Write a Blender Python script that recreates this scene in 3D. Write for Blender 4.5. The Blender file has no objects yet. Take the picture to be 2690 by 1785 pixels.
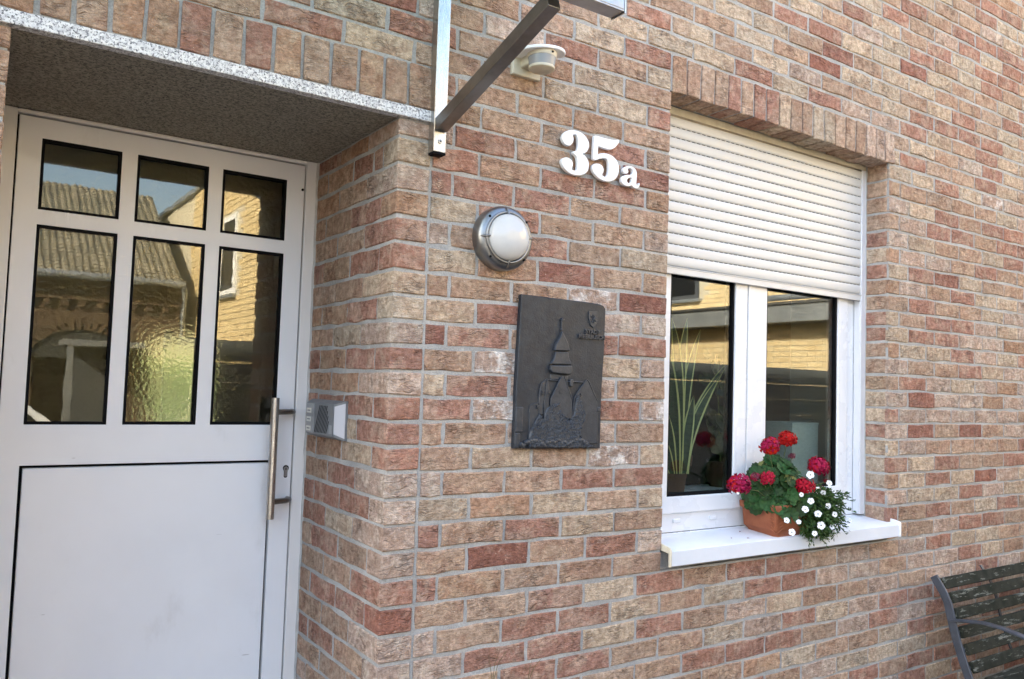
import bpy, bmesh, math, random
from mathutils import Vector, Matrix
random.seed(7)
SC = bpy.context.scene
COL = SC.collection
# ------------------------------------------------------------------ camera
cd = bpy.data.cameras.new('camera'); cam = bpy.data.objects.new('camera', cd); COL.objects.link(cam)
cd.sensor_width = 36.0; cd.sensor_fit = 'HORIZONTAL'; cd.lens = 36.0*2146.15/2690.0
cd.clip_start = 0.02; cd.clip_end = 1000.0
_r = Vector((0.82839852, -0.55920939, 0.03226082)); _u = Vector((-0.0590891, -0.0299698, 0.99780273)); _f = Vector((0.5570138, 0.82848456, 0.05787012))
cam.matrix_world = Matrix(((_r.x, _u.x, -_f.x, -1.1287), (_r.y, _u.y, -_f.y, -2.3677), (_r.z, _u.z, -_f.z, 0.2073), (0, 0, 0, 1)))
SC.camera = cam
# ------------------------------------------------------------------ sky, sun, exposure
SUN_EL = math.radians(31.0)
SUN_AZ = Vector((-0.885, 0.465)).normalized()           # horizontal direction towards the sun
world = bpy.data.worlds.new('World'); SC.world = world; world.use_nodes = True
wn = world.node_tree.nodes; wl = world.node_tree.links
bg = wn['Background']; bg.inputs['Strength'].default_value = 0.13
sky = wn.new('ShaderNodeTexSky'); sky.sky_type = 'NISHITA'; sky.sun_disc = False
sky.sun_elevation = SUN_EL; sky.sun_rotation = math.atan2(SUN_AZ.x, SUN_AZ.y)
sky.air_density = 1.0; sky.dust_density = 3.5; sky.ozone_density = 0.0
wl.new(sky.outputs[0], bg.inputs['Color'])
sl = bpy.data.lights.new('sun', 'SUN'); sl.energy = 4.2; sl.angle = math.radians(0.53); sl.color = (1.0, 0.9, 0.74)
sun = bpy.data.objects.new('sun', sl); COL.objects.link(sun)
_sd = Vector((SUN_AZ.x*math.cos(SUN_EL), SUN_AZ.y*math.cos(SUN_EL), math.sin(SUN_EL)))
sun.rotation_euler = _sd.to_track_quat('Z', 'Y').to_euler(); sun.location = (-8, 6, 12)
vs = SC.view_settings; vs.view_transform = 'Standard'; vs.look = 'None'; vs.exposure = 3.05; vs.gamma = 1.0; vs.use_curve_mapping = False
SC.cycles.use_denoising = True
SC.cycles.max_bounces = 10; SC.cycles.transparent_max_bounces = 12; SC.cycles.diffuse_bounces = 5
SC.cycles.sample_clamp_indirect = 8.0
GZ = -1.52                                                # ground level

# ------------------------------------------------------------------ material helpers
class NT:
    def __init__(s, name):
        s.m = bpy.data.materials.new(name); s.m.use_nodes = True
        s.t = s.m.node_tree; s.n = s.t.nodes; s.p = s.n['Principled BSDF']; s.out = s.n['Material Output']
    def add(s, typ, props=None, **inp):
        nd = s.n.new(typ)
        for k, v in (props or {}).items(): setattr(nd, k, v)
        for k, v in inp.items():
            key = k.replace('_', ' ')
            sock = nd.inputs[int(k[1:])] if (k[0] == 'i' and k[1:].isdigit()) else nd.inputs[key]
            s.put(sock, v)
        return nd
    def put(s, sock, v):
        if isinstance(v, bpy.types.NodeSocket): s.t.links.new(v, sock)
        elif isinstance(v, bpy.types.Node): s.t.links.new(v.outputs[0], sock)
        else:
            if sock.type == 'RGBA' and len(v) == 3: v = (*v, 1)
            sock.default_value = v
    def set(s, **k):
        for a, v in k.items(): s.put(s.p.inputs[a.replace('_', ' ')], v)
    def math(s, op, a, b=None, c=None, clamp=False):
        nd = s.n.new('ShaderNodeMath'); nd.operation = op; nd.use_clamp = clamp
        s.put(nd.inputs[0], a)
        if b is not None: s.put(nd.inputs[1], b)
        if c is not None: s.put(nd.inputs[2], c)
        return nd.outputs[0]
    def vmath(s, op, a, b=None):
        nd = s.n.new('ShaderNodeVectorMath'); nd.operation = op
        s.put(nd.inputs[0], a)
        if b is not None: s.put(nd.inputs[1], b)
        return nd.outputs[0]
    def noise(s, vec, scale, detail=3, rough=.5, out=0):
        nd = s.add('ShaderNodeTexNoise', Scale=scale, Detail=detail, Roughness=rough)
        if vec is not None: s.put(nd.inputs['Vector'], vec)
        return nd.outputs[out]
    def ramp(s, fac, lo, hi, a=0.0, b=1.0):
        nd = s.n.new('ShaderNodeMapRange'); nd.interpolation_type = 'SMOOTHSTEP'
        s.put(nd.inputs['Value'], fac); nd.inputs['From Min'].default_value = lo; nd.inputs['From Max'].default_value = hi
        nd.inputs['To Min'].default_value = a; nd.inputs['To Max'].default_value = b
        return nd.outputs[0]
    def mix(s, fac, a, b, mode='MIX'):
        nd = s.n.new('ShaderNodeMix'); nd.data_type = 'RGBA'; nd.blend_type = mode
        s.put(nd.inputs[0], fac); s.put(nd.inputs[6], a); s.put(nd.inputs[7], b)
        return nd.outputs[2]
    def bump(s, hgt, dist=.003, strength=1.0):
        nd = s.add('ShaderNodeBump', Height=hgt, Distance=dist, Strength=strength)
        s.t.links.new(nd.outputs[0], s.p.inputs['Normal']); return nd
    def pos(s): return s.add('ShaderNodeNewGeometry').outputs['Position']
    def obj(s): return s.add('ShaderNodeTexCoord').outputs['Object']
    def attr(s, name, out=0): return s.add('ShaderNodeAttribute', {'attribute_name': name}).outputs[out]

def pmat(name, c1, c2=None, ns=6.0, rough=.5, metal=0.0, bump=None, stretch=(1, 1, 1), spec=.5, rvar=0.0, coat=0.0, trans=0.0, rnd=0.0):
    """Principled colour with a soft noise to a second colour, roughness variation and noise relief."""
    n = NT(name); v = n.vmath('MULTIPLY', n.pos(), stretch)
    col = c1
    if c2 is not None:
        f = n.ramp(n.noise(v, ns, 5, .6), .35, .68); col = n.mix(f, c1, c2)
    if rnd:
        r = n.add('ShaderNodeObjectInfo').outputs['Random']
        hs = n.add('ShaderNodeHueSaturation', Color=col, Value=n.ramp(r, 0, 1, 1-rnd, 1+rnd), Hue=n.ramp(r, 0, 1, .5-rnd*.06, .5+rnd*.06)); col = hs.outputs[0]
    n.set(Base_Color=col, Roughness=rough, Metallic=metal, Specular_IOR_Level=spec, Coat_Weight=coat)
    if rvar:
        n.set(Roughness=n.ramp(n.noise(v, ns*3, 4, .6), .3, .7, max(.02, rough-rvar), rough+rvar))
    if bump: n.bump(n.noise(v, bump[0], 4, .6), bump[1], bump[2] if len(bump) > 2 else 1.0)
    if trans: n.set(Transmission_Weight=trans)
    return n.m

def glass_mat(name, f0, tint=(1, 1, 1), bumpy=None, rough=0.0, wave=(6.0, .0002)):
    n = NT(name)
    g = n.add('ShaderNodeNewGeometry'); c = n.add('ShaderNodeVectorMath', {'operation': 'DOT_PRODUCT'}, i0=g.outputs['Incoming'], i1=g.outputs['Normal']).outputs['Value']
    k = n.math('POWER', n.math('SUBTRACT', 1.0, n.math('ABSOLUTE', c), clamp=True), 5.0)
    fac = n.math('MULTIPLY_ADD', k, 1-f0, f0)
    gl = n.add('ShaderNodeBsdfGlossy', Roughness=rough)
    # faint waviness of float glass
    b = n.add('ShaderNodeBump', Height=n.noise(n.vmath('MULTIPLY', n.pos(), (1, 1, .6)), wave[0], 2, .5), Distance=wave[1], Strength=.35); n.put(gl.inputs['Normal'], b)
    tr = n.add('ShaderNodeBsdfTransparent', Color=tint)
    if bumpy:
        tr = n.add('ShaderNodeBsdfRefraction', Color=tint, Roughness=.30, IOR=1.18)
        b2 = n.add('ShaderNodeBump', Height=n.noise(n.pos(), bumpy, 2, .5), Distance=.0040, Strength=.7); n.put(tr.inputs['Normal'], b2); n.put(gl.inputs['Normal'], b2)
    mx = n.add('ShaderNodeMixShader', i0=fac, i1=tr, i2=gl)
    n.t.links.new(mx.outputs[0], n.out.inputs['Surface'])
    return n.m

def brick_mat():
    n = NT('brick_clay')
    seed = n.attr('seed', 2)
    off = n.add('ShaderNodeCombineXYZ', X=n.math('MULTIPLY', seed, 17.3), Y=n.math('MULTIPLY', seed, 9.1), Z=n.math('MULTIPLY', seed, 5.7))
    p = n.vmath('ADD', n.pos(), off.outputs[0])
    c1 = n.attr('bcol'); c2 = n.attr('bcol2')
    patch = n.ramp(n.noise(p, 12, 3.5, .66), .46, .60)
    col = n.mix(n.math('MULTIPLY', patch, .85), c1, c2)
    strk = n.noise(n.vmath('MULTIPLY', p, (60, 60, 9)), 1.0, 3, .6)
    col = n.mix(n.ramp(strk, .52, .75, 0, .35), col, c2)
    mid = n.noise(p, 46, 3.5, .70)
    col = n.mix(1.0, col, n.add('ShaderNodeCombineColor', Red=n.ramp(mid, .25, .75, .66, 1.28), Green=n.ramp(mid, .25, .75, .63, 1.31), Blue=n.ramp(mid, .25, .75, .60, 1.34)).outputs[0], 'MULTIPLY')
    fine = n.noise(p, 420, 2, .6)
    col = n.mix(1.0, col, n.add('ShaderNodeCombineColor', Red=n.ramp(fine, .25, .75, .82, 1.16), Green=n.ramp(fine, .25, .75, .82, 1.16), Blue=n.ramp(fine, .25, .75, .82, 1.16)).outputs[0], 'MULTIPLY')
    # folds of hand-thrown clay: thin wavy ridges, denser on some bricks
    wrp = n.vmath('MULTIPLY', n.vmath('SUBTRACT', n.noise(p, 14, 2, .5, 1), (.5, .5, .5)), (.07, .07, .05))
    q = n.vmath('MULTIPLY', n.vmath('ADD', p, wrp), (1, 1, 3.6))
    a1 = n.math('ABSOLUTE', n.math('SUBTRACT', n.noise(q, 19, 2.5, .55), .5))
    cr = n.math('SUBTRACT', 1.0, n.ramp(a1, 0.0, .075))
    msk = n.ramp(n.noise(p, 10, 3, .6), .47, .66)
    cre = n.math('MULTIPLY', cr, msk)
    col = n.mix(n.math('MULTIPLY', cre, .24), col, (.085, .045, .032))
    lim = n.ramp(n.noise(p, 22, 4, .72), .62, .74)
    col = n.mix(n.math('MULTIPLY', lim, .38), col, (.66, .56, .46))
    dots = n.add('ShaderNodeTexVoronoi', {'feature': 'F1'}, Vector=p, Scale=70.0)
    dt = n.math('MULTIPLY', n.math('LESS_THAN', dots.outputs['Distance'], .085), n.math('GREATER_THAN', n.noise(p, 30, 1, .5), .60))
    col = n.mix(dt, col, (.78, .70, .60))
    n.set(Base_Color=col, Roughness=.93, Specular_IOR_Level=.15)
    hgt = n.math('ADD', n.math('MULTIPLY', mid, .55), n.math('MULTIPLY', fine, .10))
    hgt = n.math('ADD', hgt, n.math('MULTIPLY', n.noise(q, 34, 3.5, .72), .85))
    hgt = n.math('SUBTRACT', hgt, n.math('MULTIPLY', cre, .42))
    n.bump(hgt, .0135, 1.0)
    return n.m

def mortar_mat():
    n = NT('mortar'); p = n.pos()
    a = n.noise(p, 5, 5, .65); b = n.noise(p, 260, 3, .6)
    col = n.mix(n.ramp(a, .35, .68), (.335, .33, .312), (.46, .452, .43))
    col = n.mix(1.0, col, n.add('ShaderNodeCombineColor', Red=n.ramp(b, .25, .75, .8, 1.15), Green=n.ramp(b, .25, .75, .8, 1.15), Blue=n.ramp(b, .25, .75, .8, 1.15)).outputs[0], 'MULTIPLY')
    col = n.mix(n.ramp(n.noise(n.vmath('ADD', p, (5, 2, 8)), 9, 6, .72), .58, .72, 0, .55), col, (.60, .59, .57))
    col = n.mix(n.ramp(n.noise(n.vmath('ADD', p, (1, 7, 3)), 16, 6, .75), .60, .72, 0, .5), col, (.17, .165, .145))
    n.set(Base_Color=col, Roughness=.95, Specular_IOR_Level=.1)
    n.bump(n.math('ADD', n.math('MULTIPLY', n.noise(p, 60, 4, .6), .7), n.math('MULTIPLY', b, .25)), .004, .8)
    return n.m

def granite_mat(name='granite', light=(.80, .80, .79), mid=(.62, .62, .63), grey=(.27, .27, .29), dark=(.03, .03, .035), k=1.0, rough=.32):
    n = NT(name); p = n.pos()
    a = n.noise(p, 125*k, 3, .6); b = n.noise(n.vmath('ADD', p, (3.1, 4.2, 1.7)), 205*k, 2, .55); c = n.noise(n.vmath('ADD', p, (7, 1, 9)), 80*k, 3, .6); d = n.noise(p, 3.0, 4, .6)
    col = n.mix(n.ramp(c, .42, .60), light, mid)
    col = n.mix(n.ramp(a, .53, .59), col, grey)
    col = n.mix(n.ramp(b, .60, .65), col, dark)
    col = n.mix(n.ramp(d, .5, .75, 0, .25), col, grey)
    n.set(Base_Color=col, Roughness=rough, Specular_IOR_Level=.5); n.bump(b, .0004, .4)
    return n.m
def painted_wood_mat():
    n = NT('flaking_green_paint'); p = n.pos()
    v = n.vmath('MULTIPLY', p, (5, 30, 30))
    f = n.noise(v, 1.6, 7, .74); g = n.noise(n.vmath('MULTIPLY', p, (3, 120, 120)), 1, 3, .6)
    col = n.mix(n.ramp(n.noise(p, 14, 4, .6), .35, .65), (.014, .017, .013), (.030, .032, .025))
    peel = n.ramp(f, .56, .61)
    col = n.mix(peel, col, n.mix(g, (.09, .095, .08), (.25, .255, .225)))
    n.set(Base_Color=col, Roughness=.75, Specular_IOR_Level=.10)
    n.bump(n.math('SUBTRACT', n.math('MULTIPLY', g, .3), n.math('MULTIPLY', peel, .5)), .0012, .9)
    return n.m

MT = {}
MT['brick'] = brick_mat(); MT['mortar'] = mortar_mat(); MT['granite'] = granite_mat(); MT['bench'] = painted_wood_mat()
MT['soffit'] = granite_mat('granite_painted_shade', (.34, .31, .24), (.24, .22, .175), (.12, .11, .09), (.03, .028, .024), .75, .65)  # lintel granite again, the shade under it painted in as darker, browner tones
MT['slotgrey'] = pmat('slot_shadow_gap', (.03, .03, .028), None, rough=.9)
def door_mat():
    n = NT('door_paint'); p = n.pos()
    col = n.mix(n.ramp(n.noise(p, 2.2, 4, .6), .35, .68), (.88, .89, .90), (.84, .85, .86))
    sm = n.ramp(n.noise(n.vmath('MULTIPLY', p, (1, 1, .5)), 5.0, 6, .7), .60, .78)
    col = n.mix(n.math('MULTIPLY', sm, .22), col, (.52, .50, .45))
    sc = n.ramp(n.noise(n.vmath('MULTIPLY', p, (9, 9, 46)), 1.0, 2, .5), .775, .80)
    col = n.mix(n.math('MULTIPLY', sc, .55), col, (.34, .33, .31))
    n.set(Base_Color=col, Roughness=n.ramp(n.noise(p, 6, 4, .6), .3, .7, .28, .42)); n.bump(n.noise(p, 350, 4, .6), .0002, .3)
    return n.m
MT['door'] = door_mat()
MT['worn'] = pmat('worn_cast_metal', (.022, .028, .038), (.038, .045, .056), 40, .42, spec=.5, rvar=.08, bump=(150, .0012, .8))
MT['frame'] = pmat('frame_paint', (.84, .83, .81), (.80, .79, .77), 3, .4)
MT['plaster'] = pmat('sealant', (.55, .55, .53), (.43, .42, .40), 14, .8, bump=(60, .004))
MT['black'] = pmat('black_rubber', (.004, .004, .005), None, rough=.75, spec=.15)
MT['pvc'] = pmat('white_plastic', (.82, .83, .845), (.80, .81, .825), 2.5, .28, rvar=.05)
MT['slat'] = pmat('shutter_plastic', (.66, .655, .63), (.60, .59, .56), 1.7, .42, stretch=(.6, 1, 14))
MT['rail'] = pmat('rail_metal', (.74, .76, .79), None, rough=.35, metal=.1)
MT['sill'] = pmat('sill_enamel', (.78, .81, .86), (.72, .75, .79), 4, .2, rvar=.06)
MT['cream'] = pmat('aged_plastic', (.66, .62, .50), (.58, .53, .41), 20, .5)
MT['white'] = pmat('white_lacquer', (.86, .87, .89), None, rough=.45)
MT['steel'] = pmat('brushed_steel', (.56, .55, .53), (.46, .45, .43), 4, .30, metal=1.0, stretch=(90, 90, 3), rvar=.06, bump=(6, .0003, .4))
MT['darksteel'] = pmat('satin_steel', (.30, .285, .265), (.22, .21, .195), 9, .36, metal=1.0, rvar=.06)
MT['alu'] = pmat('satin_aluminium', (.42, .43, .44), (.34, .35, .36), 12, .38, metal=1.0, rvar=.06)
MT['lampmetal'] = pmat('lamp_housing_metal', (.30, .31, .32), (.24, .25, .26), 12, .36, metal=1.0, rvar=.06)
MT['sideplate'] = pmat('light_grey_plate', (.56, .56, .58), None, rough=.4)
MT['opal'] = pmat('opal_glass', (.60, .605, .60), (.55, .555, .55), 9, .06, spec=.5)
MT['bronze'] = pmat('dark_cast_metal', (.013, .017, .024), (.022, .028, .037), 26, .50, metal=0, spec=.45, rvar=.08, bump=(150, .0014, .8))
MT['iron'] = pmat('grey_painted_iron', (.055, .065, .085), (.038, .044, .055), 18, .38, bump=(160, .0006))
MT['grey'] = pmat('grey_plastic', (.20, .21, .215), (.17, .178, .185), 20, .45)
MT['greylight'] = pmat('grey_plastic_light', (.32, .33, .335), None, rough=.4)
MT['greylens'] = pmat('grey_lens', (.30, .32, .34), None, rough=.25)
MT['paper'] = pmat('paper_label', (.72, .72, .66), None, rough=.8)
MT['terra'] = pmat('terracotta', (.30, .095, .040), (.235, .068, .029), 16, .75, bump=(140, .0015))
MT['terradark'] = pmat('terracotta_inside', (.10, .04, .02), (.07, .028, .014), 14, .8, bump=(140, .0015))
MT['soil'] = pmat('soil', (.03, .02, .014), (.015, .01, .008), 60, .95, bump=(90, .01))
MT['leaf'] = pmat('geranium_leaf', (.018, .052, .013), (.036, .078, .022), 55, .55, spec=.2, bump=(120, .0015), rnd=.35)
MT['leafy'] = pmat('yellowing_leaf', (.16, .19, .04), (.24, .23, .06), 50, .55, bump=(120, .0015))
MT['stem'] = pmat('stem', (.07, .10, .03), None, rough=.6)
MT['fine'] = pmat('fine_foliage', (.026, .064, .015), (.055, .10, .026), 60, .55, spec=.2)
MT['red'] = pmat('scarlet_petal', (.42, .003, .010), (.28, .002, .014), 60, .6, spec=.2, rnd=.12)
MT['pink'] = pmat('magenta_petal', (.36, .004, .045), (.23, .003, .028), 60, .6, spec=.2, rnd=.15)
MT['wilt'] = pmat('wilted_petal', (.13, .012, .03), (.20, .015, .05), 60, .6)
MT['petal'] = pmat('white_petal', (.84, .84, .85), None, rough=.5)
MT['throat'] = pmat('flower_throat', (.10, .10, .02), None, rough=.6)
MT['sans'] = pmat('snake_plant_leaf', (.014, .034, .014), (.035, .065, .028), 18, .45, spec=.25, stretch=(1, 1, 5))
MT['sansedge'] = pmat('snake_plant_margin', (.50, .48, .17), None, rough=.35)
MT['room'] = pmat('room_paint', (.24, .265, .255), None, rough=.9)
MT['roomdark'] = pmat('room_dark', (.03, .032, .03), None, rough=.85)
MT['fabric'] = pmat('pale_fabric', (.36, .40, .38), (.30, .34, .32), 40, .9, stretch=(1, 1, 6), bump=(160, .001))
MT['paving'] = pmat('paving', (.075, .069, .06), (.052, .048, .042), 2.5, .9, bump=(30, .006))
MT['step'] = pmat('stone_step', (.34, .33, .31), (.26, .25, .24), 8, .8, bump=(60, .003))
MT['glass'] = glass_mat('window_glass', .095, (.86, .91, .89))
MT['doorglass'] = glass_mat('door_glass', .075, (.84, .84, .74), wave=(15.0, .00020), rough=.004)
MT['ornglass'] = glass_mat('ornamental_glass', .055, (.80, .80, .66), bumpy=75)
MT['canopyglass'] = glass_mat('canopy_glass', .06, (.85, .92, .90))
MT['bark'] = pmat('barn_brick', (.065, .042, .026), (.11, .075, .045), 9, .9, bump=(60, .01))
MT['yellow'] = pmat('yellow_brick', (.68, .56, .31), (.58, .45, .22), 7, .85, rnd=.16)
MT['ymortar'] = pmat('yellow_wall_mortar', (.46, .42, .32), None, rough=.9)
MT['tile'] = pmat('roof_tile', (.17, .155, .115), (.25, .225, .17), 3, .55, rnd=.2)
MT['zinc'] = pmat('zinc_sheet', (.34, .36, .37), (.24, .26, .27), 5, .45, metal=.6)
MT['strip'] = pmat('privacy_strip', (.15, .16, .163), (.12, .13, .132), 3, .45, rnd=.1)
MT['fencepost'] = pmat('fence_post', (.06, .065, .07), None, rough=.5)
MT['carwhite'] = pmat('white_car_paint', (.78, .79, .80), None, rough=.12, coat=1.0)
MT['cardark'] = pmat('dark_car_glass', (.012, .013, .015), None, rough=.05)
MT['carred'] = pmat('red_lamp_glass', (.45, .01, .008), None, rough=.1)
MT['tyre'] = pmat('tyre_rubber', (.02, .02, .02), None, rough=.8)
MT['hedge'] = pmat('hedge_leaf', (.07, .15, .03), (.13, .22, .05), 20, .6)
MT['drygrass'] = pmat('dry_grass', (.16, .13, .06), (.10, .09, .03), 30, .8)

# ------------------------------------------------------------------ mesh helpers
class MB:
    def __init__(s): s.v = []; s.f = []
    def add(s, vs, fs):
        o = len(s.v); s.v += [tuple(x) for x in vs]; s.f += [tuple(i+o for i in f) for f in fs]; return s
    def box(s, x0, x1, y0, y1, z0, z1):
        return s.add([(x0,y0,z0),(x1,y0,z0),(x1,y1,z0),(x0,y1,z0),(x0,y0,z1),(x1,y0,z1),(x1,y1,z1),(x0,y1,z1)],
                     [(0,3,2,1),(4,5,6,7),(0,1,5,4),(1,2,6,5),(2,3,7,6),(3,0,4,7)])
    def tube(s, pts, r, n=10, cap=True):
        pts = [Vector(p) for p in pts]; rs = r if isinstance(r, (list, tuple)) else [r]*len(pts)
        vs = []; fs = []; t0 = (pts[1]-pts[0]).normalized()
        a = t0.orthogonal().normalized()
        for i, p in enumerate(pts):
            t = (pts[min(i+1, len(pts)-1)]-pts[max(i-1, 0)]).normalized()
            a = (a - t*a.dot(t)).normalized(); b = t.cross(a)
            for k in range(n):
                w = 2*math.pi*k/n; vs.append(p+(a*math.cos(w)+b*math.sin(w))*rs[i])
        for i in range(len(pts)-1):
            for k in range(n):
                fs.append((i*n+k, i*n+(k+1) % n, (i+1)*n+(k+1) % n, (i+1)*n+k))
        if cap: fs.append(tuple(range(n))[::-1]); fs.append(tuple((len(pts)-1)*n+k for k in range(n)))
        return s.add(vs, fs)
    def bar(s, pts, w, t, side):
        """rectangular bar along a path: w across 'side' (a fixed direction), t the other way"""
        pts = [Vector(p) for p in pts]; sd = Vector(side).normalized(); vs = []; fs = []
        for i, p in enumerate(pts):
            tg = (pts[min(i+1, len(pts)-1)]-pts[max(i-1, 0)]).normalized(); nn = tg.cross(sd).normalized()
            for a, b in ((-1,-1),(1,-1),(1,1),(-1,1)): vs.append(p+sd*(a*w/2)+nn*(b*t/2))
        for i in range(len(pts)-1):
            for k in range(4): fs.append((i*4+k, i*4+(k+1) % 4, i*4+4+(k+1) % 4, i*4+4+k))
        fs.append((3,2,1,0)); m = (len(pts)-1)*4; fs.append((m,m+1,m+2,m+3))
        return s.add(vs, fs)
    def lathe(s, prof, c, axis='Z', n=32):
        """prof: list of (radius, height); axis Z up or Y pointing to -Y (out of the wall)"""
        vs = []; fs = []
        for r, hh in prof:
            for k in range(n):
                w = 2*math.pi*k/n
                if axis == 'Z': vs.append((c[0]+r*math.cos(w), c[1]+r*math.sin(w), c[2]+hh))
                else: vs.append((c[0]+r*math.cos(w), c[1]-hh, c[2]+r*math.sin(w)))
        m = len(prof)
        for i in range(m-1):
            for k in range(n): fs.append((i*n+k, i*n+(k+1) % n, (i+1)*n+(k+1) % n, (i+1)*n+k))
        fs.append(tuple(range(n))[::-1]); fs.append(tuple((m-1)*n+k for k in range(n)))
        return s.add(vs, fs)
    def prism(s, poly, y0, y1, bev=0.0):
        """polygon in XZ extruded from y0 (back, towards +Y) to y1 (front, towards -Y); the front edge chamfered inwards"""
        n = len(poly); ar = sum(poly[i][0]*poly[(i+1) % n][1]-poly[(i+1) % n][0]*poly[i][1] for i in range(n))
        if ar < 0: poly = poly[::-1]
        vs = [(x, y0, z) for x, z in poly]+[(x, y1+bev, z) for x, z in poly]
        fs = [(i, (i+1) % n, n+(i+1) % n, n+i) for i in range(n)]
        if bev:
            ins = []
            for i in range(n):
                a = Vector(poly[i-1]); b = Vector(poly[i]); c = Vector(poly[(i+1) % n])
                d1 = (b-a); d2 = (c-b); d1 = d1.normalized() if d1.length else Vector((1, 0)); d2 = d2.normalized() if d2.length else d1
                nn = Vector((-d1.y-d2.y, d1.x+d2.x)); nn = nn.normalized() if nn.length > 1e-6 else Vector((-d1.y, d1.x))
                ins.append(b+nn*bev)
            vs += [(p.x, y1, p.y) for p in ins]
            fs += [(n+i, n+(i+1) % n, 2*n+(i+1) % n, 2*n+i) for i in range(n)]
            fs.append(tuple(range(2*n, 3*n)))
        else: fs.append(tuple(range(n, 2*n)))
        return s.add(vs, fs)
    def slab(s, xs, zs, holes, y0, y1):
        """wall slab with rectangular holes on a grid: xs, zs cuts; holes = set of (i, j) cells"""
        nx, nz = len(xs)-1, len(zs)-1
        solid = lambda i, j: 0 <= i < nx and 0 <= j < nz and (i, j) not in holes
        idx = {}
        def V(i, j, b):
            if (i, j, b) not in idx: idx[(i, j, b)] = len(s.v); s.v.append((xs[i], y1 if b else y0, zs[j]))
            return idx[(i, j, b)]
        for i in range(nx):
            for j in range(nz):
                if not solid(i, j): continue
                s.f.append((V(i,j,0), V(i+1,j,0), V(i+1,j+1,0), V(i,j+1,0)))
                s.f.append((V(i,j,1), V(i,j+1,1), V(i+1,j+1,1), V(i+1,j,1)))
                if not solid(i-1, j): s.f.append((V(i,j,0), V(i,j+1,0), V(i,j+1,1), V(i,j,1)))
                if not solid(i+1, j): s.f.append((V(i+1,j,0), V(i+1,j,1), V(i+1,j+1,1), V(i+1,j+1,0)))
                if not solid(i, j-1): s.f.append((V(i,j,0), V(i,j,1), V(i+1,j,1), V(i+1,j,0)))
                if not solid(i, j+1): s.f.append((V(i,j+1,0), V(i+1,j+1,0), V(i+1,j+1,1), V(i,j+1,1)))
        return s
    def build(s, name, mat, parent=None, smooth=False, bevel=0.0, seg=2):
        off = Vector((0, 0, 0)); q = parent
        while q is not None: off += q.location; q = q.parent
        me = bpy.data.meshes.new(name); me.from_pydata([tuple(Vector(v)-off) for v in s.v], [], s.f); me.update()
        bm = bmesh.new(); bm.from_mesh(me); bmesh.ops.recalc_face_normals(bm, faces=bm.faces); bm.to_mesh(me); bm.free()
        me.materials.append(MT[mat] if isinstance(mat, str) else mat)
        if smooth:
            for pl in me.polygons: pl.use_smooth = True
            me.set_sharp_from_angle(angle=math.radians(40))
        o = bpy.data.objects.new(name, me); COL.objects.link(o); o.parent = parent
        if bevel:
            md = o.modifiers.new('bevel', 'BEVEL'); md.width = bevel; md.segments = seg; md.limit_method = 'ANGLE'; md.angle_limit = math.radians(40)
            if not smooth:
                for pl in me.polygons: pl.use_smooth = True
                me.set_sharp_from_angle(angle=math.radians(60))
        return o
def B(*a): return MB().box(*a)
def tag(o, label=None, cat=None, group=None, kind=None):
    for k, v in (('label', label), ('category', cat), ('group', group), ('kind', kind)):
        if v: o[k] = v
    return o
def thing(name, loc, label, cat, group=None):
    o = bpy.data.objects.new(name, None); COL.objects.link(o); o.location = loc; o.empty_display_size = .1
    return tag(o, label, cat, group)
def clone(ob, parent=None, deep=True):
    c = ob.copy(); COL.objects.link(c); c.parent = parent
    if deep:
        for ch in list(ob.children): clone(ch, c)
    return c
# ================================================================== THE HOUSE
HC = 1/12.0
house = thing('brick_house', (0, 0, GZ), 'house of mottled red and tan bricks with grey mortar joints', 'building')
_CO = {-8:-6,-7:-3,-6:1,-5:4,-4:7,-3:6,-2:5,-1:8,0:5,1:2,2:-1,3:-4,4:-5,5:-7,6:-9,7:-11,8:-5,9:-3,10:-2,11:1,12:5}
_WL = {-6:0,-5:-2,-4:0,-3:0,-2:0,-1:-2,0:2,1:3,2:4,3:3,4:5,5:8,6:10,7:9,8:11,9:11,10:11,11:9,12:6,13:3,14:6,15:7,16:13,17:17}
_WR = {-4:3,-3:2,-2:-1,-1:0,0:3,1:2,2:-3,3:0,4:-2,5:-1,6:-2,7:-4,8:-8,9:-9,10:-11,11:-14,12:-12,13:-10,14:-3,15:-1,16:1}
def _dz(tab, k):
    lo, hi = min(tab), max(tab)
    if k < lo: return tab[lo]*max(0, 1-(lo-k)*.25)
    if k > hi: return tab[hi]*max(0, 1-(k-hi)*.2)
    return tab[k]
def zk(k, X):
    a, b, c = _dz(_CO, k), _dz(_WL, k), _dz(_WR, k)
    if X < .06: d = a
    elif X < 1.203: t = (X-.06)/1.143; d = a+(b-a)*t
    elif X < 2.764: t = (X-1.203)/1.561; d = b+(c-b)*t
    else: d = c*max(0, 1-(X-2.764)/2.5)
    return k*HC+d*.001

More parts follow.
